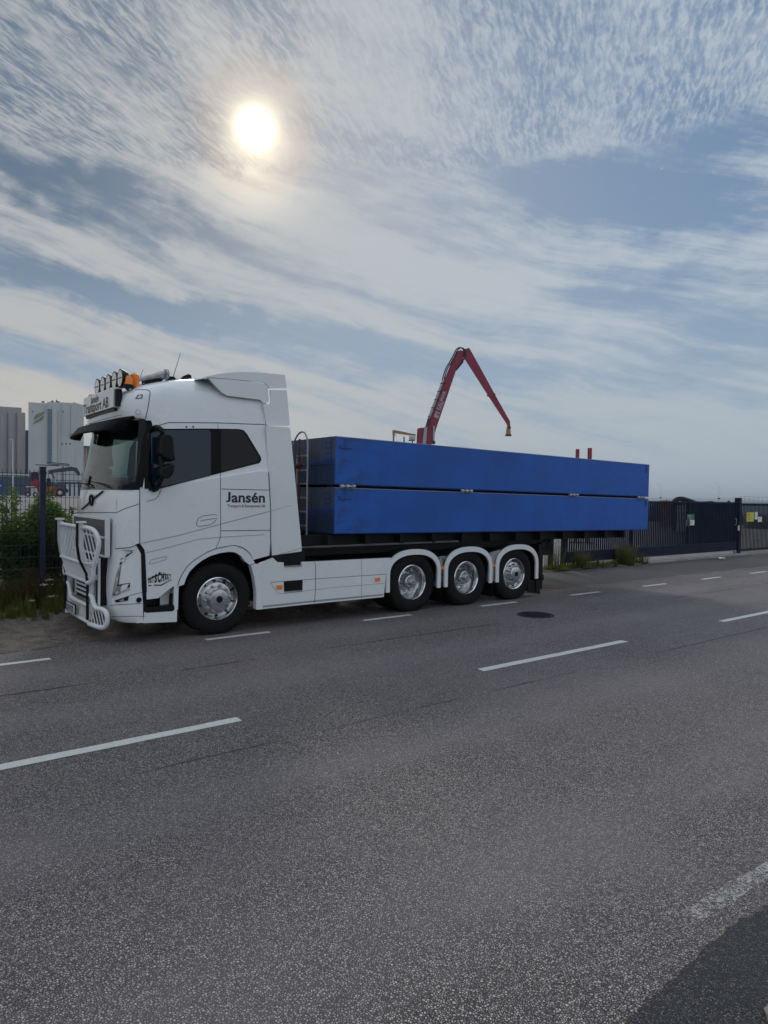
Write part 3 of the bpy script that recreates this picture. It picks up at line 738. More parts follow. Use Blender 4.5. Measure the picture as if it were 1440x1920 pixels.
dq = surfpoly('sleeper_window', GLASSDD, [[(414, 806.5), (447, 807), (456, 810), (486, 858), (484, 866), (414, 884)]], .005)
lower_objs = [cab, skin_o]

# arch trim (white flare with a thin dark line behind it)
inn = [(345, 1096), (349, 1084), (356, 1071), (367, 1060), (380, 1050), (395, 1042), (412, 1037), (430, 1034.5), (441, 1035.5), (452, 1042), (459, 1052), (463, 1055)]
mb = MB()
o2 = [(a+.2, b+.8) for a, b in arch]
def ringprism(mb, A, B, Y, dep):
    n = min(len(A), len(B))
    def rs(P, m):
        L = [0]
        for p, q in zip(P, P[1:]): L.append(L[-1]+math.hypot(q[0]-p[0], q[1]-p[1]))
        out = []
        for i in range(m):
            t = L[-1]*i/(m-1)
            for k in range(len(P)-1):
                if t <= L[k+1]+1e-9:
                    f_ = (t-L[k])/max(1e-9, L[k+1]-L[k]); out.append((P[k][0]+(P[k+1][0]-P[k][0])*f_, P[k][1]+(P[k+1][1]-P[k][1])*f_)); break
        return out
    m = 30; A = rs(A, m); B = rs(B, m)
    VA = [onY(a, b, Y) for a, b in A]; VB = [onY(a, b, Y) for a, b in B]; d = Vector((0, dep, 0))
    V = VA+VB+[v+d for v in VA]+[v+d for v in VB]
    Fs = [(i, i+1, m+i+1, m+i) for i in range(m-1)]+[(2*m+i, 2*m+i+1, 3*m+i+1, 3*m+i) for i in range(m-1)]+[(i, i+1, 2*m+i+1, 2*m+i) for i in range(m-1)]+[(m+i, m+i+1, 3*m+i+1, 3*m+i) for i in range(m-1)]+[(0, m, 3*m, 2*m), (m-1, 2*m-1, 4*m-1, 3*m-1)]
    mb.add(V, Fs)
ringprism(mb, o2, inn, YN-.022, .10)
mb.build('front_wheel_arch', WHITE, T, smooth=30)
mb = MB(); plate(mb, [(470.5, 1059), (482, 1057.5), (488, 1072), (491.5, 1095), (491.5, 1142.5), (480.5, 1143), (480.5, 1108), (477, 1084)], YN-.02, .1)
mb.build('fender_rear', WHITE, T)
mb = MB(); plate(mb, [(463, 1055), (474, 1049), (478, 1055), (468, 1059)], YN-.026, .04); mb.build('fender_rear', WHITE, T)

# dark wheel housings and black filler between step and arch
mb = MB()
mb.add([(3.5, YN+.45, 0.35), (4.98, YN+.45, .35), (4.98, YN+.45, 1.3), (3.5, YN+.45, 1.3)], [(0, 1, 2, 3)])
cw = (4.26, .53); A = polarpts(cw[0], cw[1], .70, -10, 190, 24)
for (a, b), (c, d) in zip(A, A[1:]): mb.add([(a, YN+.03, b), (c, YN+.03, d), (c, YN+.5, d), (a, YN+.5, b)], [(0, 1, 2, 3)])
mb.bb(3.6, 3.66, YN+.02, YN+.5, .30, .95)
mb.build('wheel_housing', CHASS, T, fixn=False)

# ---- bumper, headlight corner and lower front
XB = [(.28, 2.86), (.36, 2.80), (.6, 2.765), (.9, 2.765), (1.2, 2.79), (1.40, 2.80)]
def bsec(z):
    xf = interp(XB, z)
    half = [(3.14, YN-.004), (3.06, YN+.0), (xf+.20, YN+.04), (xf+.13, YN+.10), (xf+.075, YN+.18), (xf+.05, YN+.25), (xf+.04, YN+.30), (xf+.02, YN+.55), (xf+.006, YN+.85)]
    return half+[(xf, YC)]+[(a, 2*YC-b) for a, b in reversed(half)]
ZL = [.30, .36, .5, .7, .9, 1.1, 1.2, 1.30, 1.385]
mb = MB(); loft(mb, ZL, [bsec(z) for z in ZL], cap=True); mb.add([(p[0], p[1], .3) for p in bsec(.3)], [tuple(range(len(bsec(.3))))])
bump = mb.build('bumper', [WHITE, SEAM, BLACK, SEAML], T, smooth=35)
# lower cab side below the door: sill under the step and rear strip
mb = MB()
plate(mb, [(270.8, 1147.5), (332, 1143), (331.5, 1166), (268, 1168.5)], YN-.004, .25)
plate(mb, [(326.5, 1098.5), (335, 1098), (333.5, 1143), (325.6, 1143.5)], YN-.004, .25)
mb.build('step_surround', WHITE, T)
mb = MB()
a, b = onY(272, 1130, YN), onY(327, 1100, YN)
mb.bb(a.x, b.x, YN+.02, YN+.03+.2, .46, .50)      # tread
mb.add([(a.x, YN+.24, .45), (b.x, YN+.24, .45), (b.x, YN+.24, .95), (a.x, YN+.24, .95)], [(0, 1, 2, 3)])
mb.build('cab_step', [BLACK], T, fixn=False)
mb = MB()
plate(mb, [(271, 1139), (327, 1135), (327, 1143.5), (323, 1146), (274, 1149), (271, 1147)], YN-.008, .03)
mb.build('step_edge', BLACK, T)
mb = MB(); mb.add([onY(*p, YN+.16) for p in [(300, 1118), (332, 1096), (332, 1140), (300, 1141)]], [(0, 1, 2, 3)])
mb.build('step_inner_panel', WHITE, T, fixn=False)
# black gap between corner and door
mb = MB(); plate(mb, [(255, 1021), (262, 1018.5), (270.5, 1030), (272.5, 1041), (275.5, 1109), (274.5, 1112), (275.5, 1146), (270, 1146), (269, 1140), (266, 1100), (264.5, 1038)], YN-.010, .02)
mb.build('corner_gap', BLACK, T)

bv = bvh_of([cab, skin_o, bump, wt])
# ---- panel gaps and creases drawn as real thin strips on the body
mb = MB()
S3 = lambda pts: C4(240, 680, 4.235, pts)
S2 = lambda pts: C4(90, 930, 5.538, pts)
S4 = lambda pts: C4(250, 960, 4.235, pts)
S1 = lambda pts: C4(90, 680, 5.538, pts)
stroke(mb, bv, [(262.2, 917), (262.2, 1020)], .012)
stroke(mb, bv, [(413.2, 885), (413.7, 1000), (412.5, 1010), (404.5, 1028)], .008)
stroke(mb, bv, S3([(740, 1003), (1130, 1012)]), .009); stroke(mb, bv, S3([(735, 1335), (1130, 1330)]), .009)
stroke(mb, bv, S3([(155, 600), (165, 560), (190, 525), (240, 500), (320, 475), (715, 478), (1085, 492)]), .010)
stroke(mb, bv, S3([(712, 480), (715, 525)]), .006)
stroke(mb, bv, S3([(60, 215), (150, 215), (172, 225), (175, 245), (160, 350), (135, 460), (110, 600), (105, 622)]), .010)
stroke(mb, bv, S2([(283, 170), (715, 172), (800, 130), (950, 80)]), .008)
stroke(mb, bv, S1([(390, 645), (600, 582), (720, 552), (765, 545)]), .006)
stroke(mb, bv, S3([(590, 128), (660, 143), (700, 185), (745, 232), (790, 260), (1045, 292), (1062, 302), (1070, 320)]), .010)
stroke(mb, bv, S2([(640, 1140), (700, 1130), (975, 1115)]), .007); stroke(mb, bv, S2([(840, 1035), (975, 1000)]), .006)
stroke(mb, bv, S2([(640, 1250), (1020, 1248)]), .006)
stroke(mb, bv, S2([(700, 548), (850, 535), (915, 512)]), .010)
seams = mb.build('panel_gaps', SEAM, cab, fixn=False)
mb = MB(); stroke(mb, bv, [(a-.5, b-1.5) for a, b in arch], .010); mb.build('arch_gap', SEAM, skin_o, fixn=False)
mb = MB()
stroke(mb, bv, S3([(735, 1282), (1130, 1178)]), .010); stroke(mb, bv, S3([(100, 1435), (400, 1372), (735, 1282)]), .010)
stroke(mb, bv, S4([(95, 325), (300, 275), (520, 215), (690, 200), (1040, 180)]), .008)
stroke(mb, bv, S3([(265, 1005), (240, 1060), (215, 1085), (150, 1100)]), .012)
stroke(mb, bv, S2([(700, 300), (695, 545)]), .006); stroke(mb, bv, S2([(715, 20), (712, 150)]), .005)
mb.build('creases', SEAML, cab, fixn=False)
# door handle recess
mb = MB(); stroke(mb, bv, S3([(705, 1215), (690, 1205), (600, 1215), (560, 1235), (545, 1265), (545, 1292), (560, 1300), (650, 1288), (690, 1262), (705, 1235), (590, 1252), (575, 1262)]), .007)
mb.build('door_handle', SEAM, skin_o, fixn=False)
mb = MB()
for q in S3([(463, 510), (517, 510), (740, 168)]): p, n = hit(bv, *q, .004); mb.disc(p, .014, 'Y', 10)
mb.build('hinge_plugs', BLACK, cab, fixn=False)
# corner marker lamp on the forehead
mb = MB(); patch(mb, bv, S1([(905, 378), (935, 332), (985, 330), (980, 372)]), .004); mb.build('marker_recess', SEAM, cab, fixn=False)
mb = MB(); patch(mb, bv, S1([(922, 372), (942, 345), (975, 342), (970, 365)]), .008); mb.build('marker_lamp', LENS, cab, fixn=False)
mb = MB(); c_ = S1([(937+25*math.cos(a_), 515+25*math.sin(a_)) for a_ in [k*.3142*1 for k in range(21)]]); stroke(mb, bv, c_, .005, step=3); mb.build('washer_cap', SEAML, cab, fixn=False)
# side trims and repeater lamps
mb = MB(); stroke(mb, bv, S2([(1045, 705), (1070, 662), (1235, 625), (1220, 660), (1090, 700), (1045, 708)]), .008)
mb.build('vent_trim', GREYST, skin_o, fixn=False)
# ---- front emblem: ring on a slanting bar
mb = MB(); xe = 2.815
a, b = onX(155, 955.5, 2.80), onX(194, 921.5, 2.83)
hb = lambda x, y: hit(bv, x, y, .012)[0]
mb.tube([hb(155, 955), hb(164, 947), hb(170.5, 941)], .014, 6); mb.tube([hb(176, 935.5), hb(185, 928.5), hb(194, 921.5)], .014, 6)
cc = hb(173.3, 938)
ring = [(cc.x-.005+0*k, cc.y+.085*math.cos(k*math.pi/12), cc.z+.075*math.sin(k*math.pi/12)) for k in range(25)]
mb.tube(ring, .017, 6, False)
mb.build('front_emblem', BLACK, T, smooth=40)

# ---- windscreen, interior
mb = MB(); ZW = [2.18, 2.35, 2.6, 2.85, 3.0, 3.07]
V = []; n0, n1 = CL+1, NS-2-CL
secs = [section(z, .004)[n0:n1+1] for z in ZW]
loft(mb, ZW, secs, cap=False); mb.build('windscreen', WSG, T, smooth=50)
mb = MB(); ys = section(2.6)[-5]
mb.add([(3.3, YF-.03, 2.33), (4.25, YF-.03, 2.33), (4.25, YF-.08, 3.0), (3.3, YF-.08, 3.0)], [(0, 1, 2, 3)]); mb.build('far_side_window', WSG, T, fixn=False)
# wipers and lower cowl
mb = MB(); C_ = section(2.17, .03)
for i in range(n0, n1): mb.add([(C_[i][0]+.01, C_[i][1], 2.13), (C_[i+1][0]+.01, C_[i+1][1], 2.13), (C_[i+1][0]+.05, C_[i+1][1], 2.235), (C_[i][0]+.05, C_[i][1], 2.235)], [(0, 1, 2, 3)])
mb.build('scuttle_cover', BLACKG, T, smooth=60)
for y0, y1 in ((10.15, 10.95), (11.0, 11.75)):
    mb = MB(); mb.tube([(2.80, y0, 2.19), (2.80, (y0+y1)/2, 2.23), (2.83, y1, 2.25)], .010, 5)
    mb.build('wiper', BLACK, T)
mb = MB(); mb.bb(3.0, 3.5, YN+.1, YF-.1, 1.6, 2.22); mb.bb(3.2, 3.6, YN+.25, YN+.95, 2.2, 2.34)
mb.build('dashboard', SEATM, T, bevel=.04)
mb = MB(); mb.lathe([(.205, -.012), (.225, 0), (.205, .012), (.19, 0)], (0, 0, 0), 'Z', 28, True); mb.tube([(0, 0, 0), (0, 0, -.2)], .03, 8); mb.tube([(-.2, 0, 0), (.2, 0, 0)], .016, 6)
rm = Matrix.Translation((3.52, YN+.62, 2.38)) @ Matrix.Rotation(R_(-38), 4, 'Y'); mb.v = [rm @ v for v in mb.v]; mb.build('steering_wheel', BLACK, T, smooth=60)
for yy in (YN+.58, YF-.58):
    mb = MB(); mb.bb(4.0, 4.5, yy-.26, yy+.26, 1.75, 1.95); mb.box((4.5, yy, 2.28), (.16, .5, .72), Matrix.Rotation(R_(8), 3, 'Y')); mb.box((4.56, yy, 2.74), (.10, .26, .2), Matrix.Rotation(R_(8), 3, 'Y'))
    mb.build('seat', SEATM, T, bevel=.05)
mb = MB(); mb.add([(4.72, YN+.08, 1.4), (4.72, YF-.08, 1.4), (4.72, YF-.15, 3.3), (4.72, YN+.15, 3.3)], [(0, 1, 2, 3)])
mb.add([(3.05, YN+.12, 3.12), (4.72, YN+.12, 3.12), (4.72, YF-.12, 3.12), (3.05, YF-.12, 3.12)], [(0, 1, 2, 3)])
mb.add([(3.0, YN+.03, 1.4), (4.72, YN+.03, 1.4), (4.72, YN+.1, 3.12), (3.1, YN+.1, 3.12)], [(0, 1, 2, 3)])
mb.build('cab_lining', SEATM, T, fixn=False)
# pale pleated curtains drawn back beside each pillar, with a safety vest hung in the window
mb = MB(); V = []
for i in range(17):
    t_ = i/16; V += [(3.16+.02*math.sin(i*2.1)+t_*.26, YN+.20+t_*.10, 2.26+.02*t_), (3.22+.02*math.sin(i*2.1+.5)+t_*.25, YN+.24+t_*.05, 3.0)]
mb.add(V, [(2*i, 2*i+2, 2*i+3, 2*i+1) for i in range(16)]); mb.build('curtain', CURT, T, fixn=False)
mb = MB(); mb.add([(3.12, YN+.30, 2.26), (3.30, YN+1.02, 2.24), (3.2, YN+.95, 2.36), (3.14, YN+.62, 2.74), (3.14, YN+.34, 2.86)], [(0, 1, 2, 3, 4)]); mb.build('curtain', CURT, T, fixn=False)
mb = MB(); mb.lathe([(0, -.07), (.05, -.06), (.075, 0), (.05, .06), (0, .07)], (3.12, 11.35, 2.98), 'Z', 14); mb.tube([(3.12, 11.35, 3.1), (3.12, 11.35, 2.98)], .02, 5); mb.build('interior_mirror', BLACK, T, smooth=50)

# ---- smoked sun visor across the front
mb = MB(); V = []; n = 26
for i in range(n+1):
    t_ = i/n; y = YN+.10+t_*(YF-YN-.16); s_ = abs(2*t_-1); xa = 2.925+.10*s_**3.5; xb = 2.63+.06*s_**2+.22*s_**8
    zf = 2.965-.02*s_
    V += [(xa, y, 3.15), ((xa+xb)/2-.02, y, 3.10), (xb, y, zf), (xb+.008, y, zf-.02), ((xa+xb)/2+.01, y, 3.06), (xa+.03, y, 3.12)]
mb.add(V, [(i*6+k, i*6+(k+1) % 6, (i+1)*6+(k+1) % 6, (i+1)*6+k) for i in range(n) for k in range(6)]+[tuple(range(6)), tuple(n*6+k for k in range(5, -1, -1))])
mb.build('sun_visor', VISOR, T, smooth=45)

# ---- illuminated name board
XS = 2.86
y0, y1 = 10.0-.02, 11.56; z0, z1 = 3.285, 3.575
SIGNL = 2.86
mb = MB(); mb.bb(SIGNL, SIGNL+.12, y0, y1, z0, z1); nb = mb.build('name_board', [SIGNW, BLACK], T, bevel=.012)
mb = MB(); mb.bb(SIGNL+.03, SIGNL+.1, y0+.04, y1-.03, z0-.035, z0-.002); mb.tube([(SIGNL+.06, y0-.05, z0+.02), (SIGNL+.06, y0-.05, z1-.04)], .05, 10); mb.build('board_bracket', BLACK, nb)
mb = MB()
text_mb(mb, 'Jansén', .165, (SIGNL-.003, YC+.34, z0+.155), (0, -1, 0), (0, 0, 1), .002, .001)
text_mb(mb, 'Transport AB', .21, (SIGNL-.003, y1-.03, z0+.03), (0, -1, 0), (0, 0, 1), .004, .001, 1.14)
mb.build('board_lettering', TXT, nb, fixn=False)

# ---- roof lamp bar: five driving lamps, beacons, horns, aerials
mb = MB(); mb.tube([(3.02, 9.95, 3.60), (3.02, 11.55, 3.60)], .022, 8)
for y in (10.0, 10.77, 11.5): mb.tube([(3.02, y, 3.60), (3.12, y, 3.52)], .02, 6)
mb.build('lamp_bar', BLACK, T)
def driving_lamp(y, z):
    mb = MB(); mb.lathe([(0, .12), (.05, .115), (.10, .07), (.128, .0), (.128, -.02), (.112, -.022)], (0, 0, 0), 'X', 28)
    o = mb.build('driving_lamp', BLACK, T, smooth=40)
    m2 = MB(); m2.lathe([(0, -.028), (.06, -.026), (.112, -.020)], (0, 0, 0), 'X', 28); m2.mat(1); m2.box((-.034, 0, 0), (.006, .20, .006)); l = m2.build('lens', [LENS, CHASS], o, smooth=40)
    o.location = (2.96, y, z); o.matrix_parent_inverse = Matrix.Translation(-Vector(T.location)); l.matrix_parent_inverse = Matrix.Identity(4)
    return o
for i, (px_, py_) in enumerate([(223.3, 708.8), (212.5, 712.6), (201, 717.8), (190.6, 721.9), (180.6, 725.5)]):
    p = onX(px_, py_, 2.93); driving_lamp(p.y, p.z)
def beacon(y, x=3.04, z=3.58):
    mb = MB(); mb.lathe([(0, 0), (.075, 0), (.075, .045), (0, .045)], (x, y, z), 'Z', 18); o = mb.build('beacon', BLACK, T, smooth=30)
    mb = MB(); mb.lathe([(.062, .045), (.062, .13), (.045, .165), (0, .175)], (x, y, z), 'Z', 18); mb.build('beacon_dome', AMBER, o, smooth=40)
beacon(9.86, 3.03, 3.56); beacon(11.72, 3.03, 3.50)
mb = MB(); mb.lathe([(.05, 0), (.062, .02), (.062, .17), (.03, .20), (0, .2)], (3.16, 9.98, 3.6), 'Z', 16); mb.build('beacon_dome', AMBER, T, smooth=40)
def horn(a, b, r0, r1, name='air_horn'):
    a, b = Vector(a), Vector(b); L = (b-a)
    mb = MB(); mb.tube([a, a+L*.15, a+L*.7, a+L*.9, b, b+L.normalized()*.0], [r0*1.2, r0*.8, r0*1.1, r0*1.5, r1, r1*.8], 12); mb.build(name, GREYST, T, smooth=40)
p0, p1 = onY(245, 715, 10.0), onY(309, 701, 10.0)
horn(p0, p1, .035, .045); 
mb = MB(); q = onY(309, 701, 10.0); mb.lathe([(0, 0), (.075, .0), (.08, .04), (.04, .06), (0, .06)], (q.x, q.y, q.z), 'X', 16); mb.build('horn_bell', GREYST, T, smooth=40)
p0, p1 = onY(246, 726, 10.1), onY(272, 721, 10.1); horn(p0, p1, .02, .02)
mb = MB()
mb.tube([onY(266, 712, 10.), onY(268.5, 724, 10.)], .012, 5); mb.tube([onY(304, 712, 10.), onY(302, 722, 10.)], .012, 5)
a = onY(287, 719.5, 10.1); mb.box((a.x, a.y, a.z), (.24, .16, .13), Matrix.Rotation(R_(-12), 3, 'Y')); a = onY(276, 721, 10.1); mb.box((a.x, a.y, a.z-.02), (.12, .1, .05)); mb.tube([onY(296, 713, 10.1), onY(309, 709, 10.1)], .018, 6)
mb.build('roof_compressor', BLACK, T, bevel=.01)
mb = MB(); a = onY(319, 713.5, 10.1); mb.pxz([(a.x-.10, a.z-.06), (a.x+.10, a.z-.03), (a.x+.05, a.z+.055), (a.x-.03, a.z+.055)], a.y-.05, a.y+.05); mb.build('aerial_base', BLACK, T)
MB().tube([onY(324, 709, 10.1), onY(338.5, 662, 10.1)], [.006, .003], 5).build('aerial', BLACK, T)
MB().tube([onY(254, 732, 10.6), onY(268.5, 692, 10.6)], [.006, .003], 5).build('aerial', BLACK, T)
mb = MB(); a = onY(331.5, 713, 10.1); mb.lathe([(0, 0), (.03, .01), (.03, .05), (0, .06)], (a.x, a.y, a.z-.03), 'Z', 10); mb.build('roof_stud', BLACK, T)
mb = MB(); a = onY(348, 709.5, 10.15); mb.pxz([(a.x-.11, a.z-.05), (a.x+.09, a.z-.04), (a.x+.075, a.z+.06), (a.x+.03, a.z+.068), (a.x-.04, a.z+.03)], a.y-.04, a.y+.04); mb.build('aerial_fin', BLACK, T, bevel=.01)

# ---- roof deflector and collar
YD = YN+.10
top = S3([(580, 130), (608, 116), (640, 105), (720, 90), (800, 80), (880, 76), (960, 75), (1100, 84), (1245, 98)])
bot = S3([(1260, 200), (1122, 204), (1110, 182), (1080, 157), (970, 145), (800, 128), (640, 117), (610, 130)])
for Y0_, nm in ((YD, 'roof_deflector'), (2*YC-YD-.03, None)):
    if nm:
        tp = [onY(*p, YD) for p in top]; bt = [onY(*p, YD) for p in bot]; W2 = 2*(YC-YD)
        mb = MB(); mb.prism(tp+bt, (0, .03, 0)); mb.prism([p+Vector((0, W2-.03, 0)) for p in tp+bt], (0, .03, 0))
        # crowned sheet between the cheeks
        m = 10; V = []
        for k in range(m+1):
            t_ = k/m; cr = .05*math.sin(math.pi*t_)
            V += [p+Vector((0, .0+t_*W2, cr+.001)) for p in tp]
        r_ = len(tp); mb.add(V, [(k*r_+i, k*r_+i+1, (k+1)*r_+i+1, (k+1)*r_+i) for k in range(m) for i in range(r_-1)])
        mb.build('roof_deflector', WHITE, T, smooth=35)
side = S3([(640, 122), (800, 132), (970, 150), (1072, 163), (1098, 180), (1110, 200), (1118, 300), (1112, 316), (1098, 320), (1072, 318), (1062, 302), (1045, 294), (790, 262), (745, 234), (700, 187), (662, 145)])
ps = [onY(*p, YN+.10) for p in side]
for dy in (0, 2*(YC-YN-.10)-.05): mb = MB(); mb.prism([p+Vector((0, dy, 0)) for p in ps], (0, .05, 0)); mb.build('deflector_cheek', WHITE, T)
mb = MB(); mb.add([(4.15, YN+.16, 3.84), (5.05, YN+.16, 3.84), (5.05, YF-.16, 3.84), (4.15, YF-.16, 3.84)], [(0, 1, 2, 3)])
col = S3([(1075, 326), (1110, 330), (1134, 322), (1136, 300), (1130, 217), (1261, 219), (1285, 490), (1278, 500), (1150, 500), (1098, 494), (1085, 400)])
ps = [onY(*p, YN+.07) for p in col]
for dy in (0, 2*(YC-YN-.07)-.035): mb = MB(); mb.prism([p+Vector((0, dy, 0)) for p in ps], (0, .035, 0)); mb.build('side_collar', WHITE, T)
low = [(499.6, 798.5), (542, 801.5), (544.5, 806), (566, 1029), (565, 1034), (510, 1041.5), (507.8, 1000), (505, 920)]
ps = [onY(*p, YN+.02) for p in low]
for dy in (2*(YC-YN-.02)-.035, 0): mb = MB(); mb.prism([p+Vector((0, dy, 0)) for p in ps], (0, .035, 0)); sc = mb.build('side_deflector', WHITE, T)
bv2 = bvh_of([sc]); mb = MB(); stroke(mb, bv2, [(508, 958), (548, 947)], .005); stroke(mb, bv2, [(525, 1039), (565.5, 1027.5)], .008); mb.build('panel_gaps', SEAML, sc, fixn=False)
mb = MB(); stroke(mb, bv, [(495.5, 765), (498.5, 800), (503.5, 880), (507.2, 960), (507.2, 1040)], .014, .004); mb.build('rear_gap', SEAM, cab, fixn=False)

# ---- company lettering on the locker door
mb = MB(); a = onY(426.5, 941.5, YN-.006)
text_mb(mb, 'J', .215, (a.x, YN-.0055, a.z), (1, 0, 0), (0, 0, 1), .0055, .001, 1.0)
z_lo = min(v.z for v in mb.v); z_hi = max(v.z for v in mb.v); xw_ = max(v.x for v in mb.v)
for v in mb.v: v.z = a.z+(v.z-z_lo)/(z_hi-z_lo)*(z_hi-a.z)
text_mb(mb, 'ansén', .215, (xw_+.012, YN-.0055, a.z), (1, 0, 0), (0, 0, 1), .0055, .001, 1.0)
xs_ = [v.x for v in mb.v]; k = (onY(496.5, 940, YN).x-a.x)/(max(xs_)-a.x)
for v in mb.v: v.x = a.x+(v.x-a.x)*k
j = len(mb.v); b = onY(426.5, 950, YN-.006)
text_mb(mb, 'Transport & Entreprenad AB', .062, (b.x, YN-.0055, b.z-.008), (1, 0, 0), (0, 0, 1), .0006, .001, 1.)
xs_ = [v.x for v in mb.v[j:]]; k = (onY(496.5, 948, YN).x-b.x)/(max(xs_)-b.x)
for v in mb.v[j:]: v.x = b.x+(v.x-b.x)*k
mb.build('door_lettering', TXT, skin_o, fixn=False)
# haulier's badge behind the corner: slanting word between two broken bars
SO = lambda pts: C4(270, 1070, 24., pts)
bvs = bvh_of([skin_o]); mb = MB()
for poly in ([(150, 385), (640, 160), (1000, 150), (1060, 190), (1060, 210), (700, 215), (640, 225), (160, 445)], [(405, 680), (470, 625), (760, 625), (1240, 385), (1240, 420), (780, 680)], [(200, 640), (330, 640), (330, 695), (200, 695)], [(1130, 170), (1205, 170), (1205, 200), (1130, 205)]):
    mb.add([hit(bvs, *p, .0015)[0] for p in SO(poly)], [tuple(range(len(poly)))])
a, b = onY(*SO([(175, 600)])[0], YN-.0055), onY(*SO([(1220, 400)])[0], YN-.0055)
wd = 'ÖSTSCHAKT'; hs = [.62, .72, .85, 1.05, 1.3, 1.12, .9, .75, .6]
cur = 0; L = (b-a).length; ex = (b-a).normalized(); tot = sum(hs); base = .15
for ch, hh in zip(wd, hs):
    m2 = MB(); text_mb(m2, ch, .1, (0, 0, 0), (1, 0, 0), (0, 0, 1), .006, 0.)
    xs0 = min(v.x for v in m2.v); xs1 = max(v.x for v in m2.v); wch = L*hh/tot
    for v in m2.v:
        u_ = (v.x-xs0)/(xs1-xs0)*wch*.86; zz = v.z/.073*base*hh*.70
        q = a+ex*(cur+u_)+Vector((0, 0, zz+ (1.3-hh)*.02)); v.x, v.y, v.z = q.x, YN-.0055, q.z
    mb.add(m2.v, m2.f); cur += wch
mb.build('haulier_badge', TXT, skin_o, fixn=False)

# ---- headlight: dark V cluster with bright lower lip, day light strip, fog lamp
def decal(name, mat, poly, off, parent=None, obj=None, step=3):
    mb = MB(); patch(mb, bv, poly, off, step); return mb.build(name, mat, parent or T, fixn=False)
hl = decal('headlight', CHASS, S2([(905, 565), (830, 622), (790, 650), (760, 720), (735, 920), (850, 900), (852, 945), (700, 1020), (668, 1030), (700, 860), (745, 700), (750, 690), (785, 640), (870, 565)]), .006)
decal('day_light_strip', LENS, S2([(700, 880), (745, 705), (762, 712), (730, 905), (705, 1000), (672, 1028)]), .012, hl)
decal('chrome_lip', CHROMED, S2([(668, 1040), (850, 958), (850, 972), (668, 1040+8)]), .012, hl)
decal('upper_strip', SIGNW, S2([(830, 590), (880, 563), (915, 573), (905, 582), (880, 576), (835, 604)]), .010, hl)
decal('indicator', LENS, S2([(755, 640), (815, 628), (795, 680), (750, 690)]), .012, hl)
decal('beam_unit', CHROMED, S2([(725, 935), (760, 928), (752, 985), (718, 995)]), .012, hl)
fl = decal('fog_lamp', CHASS, S2([(693, 1085), (710, 1078), (842, 1035), (832, 1085), (712, 1106)]), .006)
decal('fog_lens', CHROME, S2([(740, 1085), (785, 1062), (800, 1085), (760, 1098)]), .010, fl)
mb = MB(); p, n = hit(bv, *S2([(943, 1080)])[0], .006); mb.disc(p, .038, 'Y', 18); mb.build('towing_plug', BLACK, T, fixn=False)

# ---- grille behind the bull bar (white perforated screens and slats)
def perf(name, sc, hole):
    m = bpy.data.materials.new(name); m.use_nodes = True; nt = m.node_tree; x = NX(nt); bs_ = nt.nodes['Principled BSDF']
    o = E_(x, x.n('ShaderNodeTexCoord').outputs['Object']); v = x.n('ShaderNodeTexVoronoi', feature='F1'); v.inputs['Scale'].default_value = sc; v.inputs['Randomness'].default_value = 0.
    nt.links.new(x.map(o, rot=(R_(45), 0, 0), sc=(.001, 1, 1)).o, v.inputs['Vector'])
    f_ = x.ss(E_(x, v.outputs['Distance']), hole, hole+.06); nt.links.new(x.mix(f_, (.008, .008, .010), (.30, .32, .33)).o, bs_.inputs['Base Color']); bs_.inputs['Roughness'].default_value = .5
    return m
PERF = perf('perforated_screen', 26, .46)
mb = MB(); mb.bb(2.745, 2.80, YN+.40, YF-.40, 1.20, 1.72); g1 = mb.build('grille', PERF, T)
mb = MB()
for z in (1.20, 1.72, 1.46): mb.bb(2.735, 2.80, YN+.38, YF-.38, z-.015, z+.015)
for y in (YN+.38, YF-.38): mb.bb(2.735, 2.80, y-.015, y+.015, 1.2, 1.72)
mb.build('grille_frame', WHITE2, g1)
mb = MB(); mb.bb(2.71, 2.80, YN+.50, YF-.50, .50, 1.17); g2 = mb.build('lower_grille', BLACK, T)
mb = MB()
for k in range(9): mb.bb(2.69, 2.71, YN+.75, YF-.75, .56+k*.065, .585+k*.065)
for y in (YN+.52, YN+.74, YF-.74, YF-.52): mb.bb(2.685, 2.712, y-.02, y+.02, .5, 1.17)
mb.bb(2.685, 2.712, YN+.52, YN+.74, .85, .92); mb.bb(2.685, 2.712, YF-.74, YF-.52, .85, .92)
mb.build('grille_slats', WHITE2, g2)
mb = MB(); mb.bb(2.70, 2.715, YN+.56, YN+.71, .95, 1.12); mb.bb(2.70, 2.715, YF-.71, YF-.56, .95, 1.12); mb.build('grille_screen', PERF, g2)

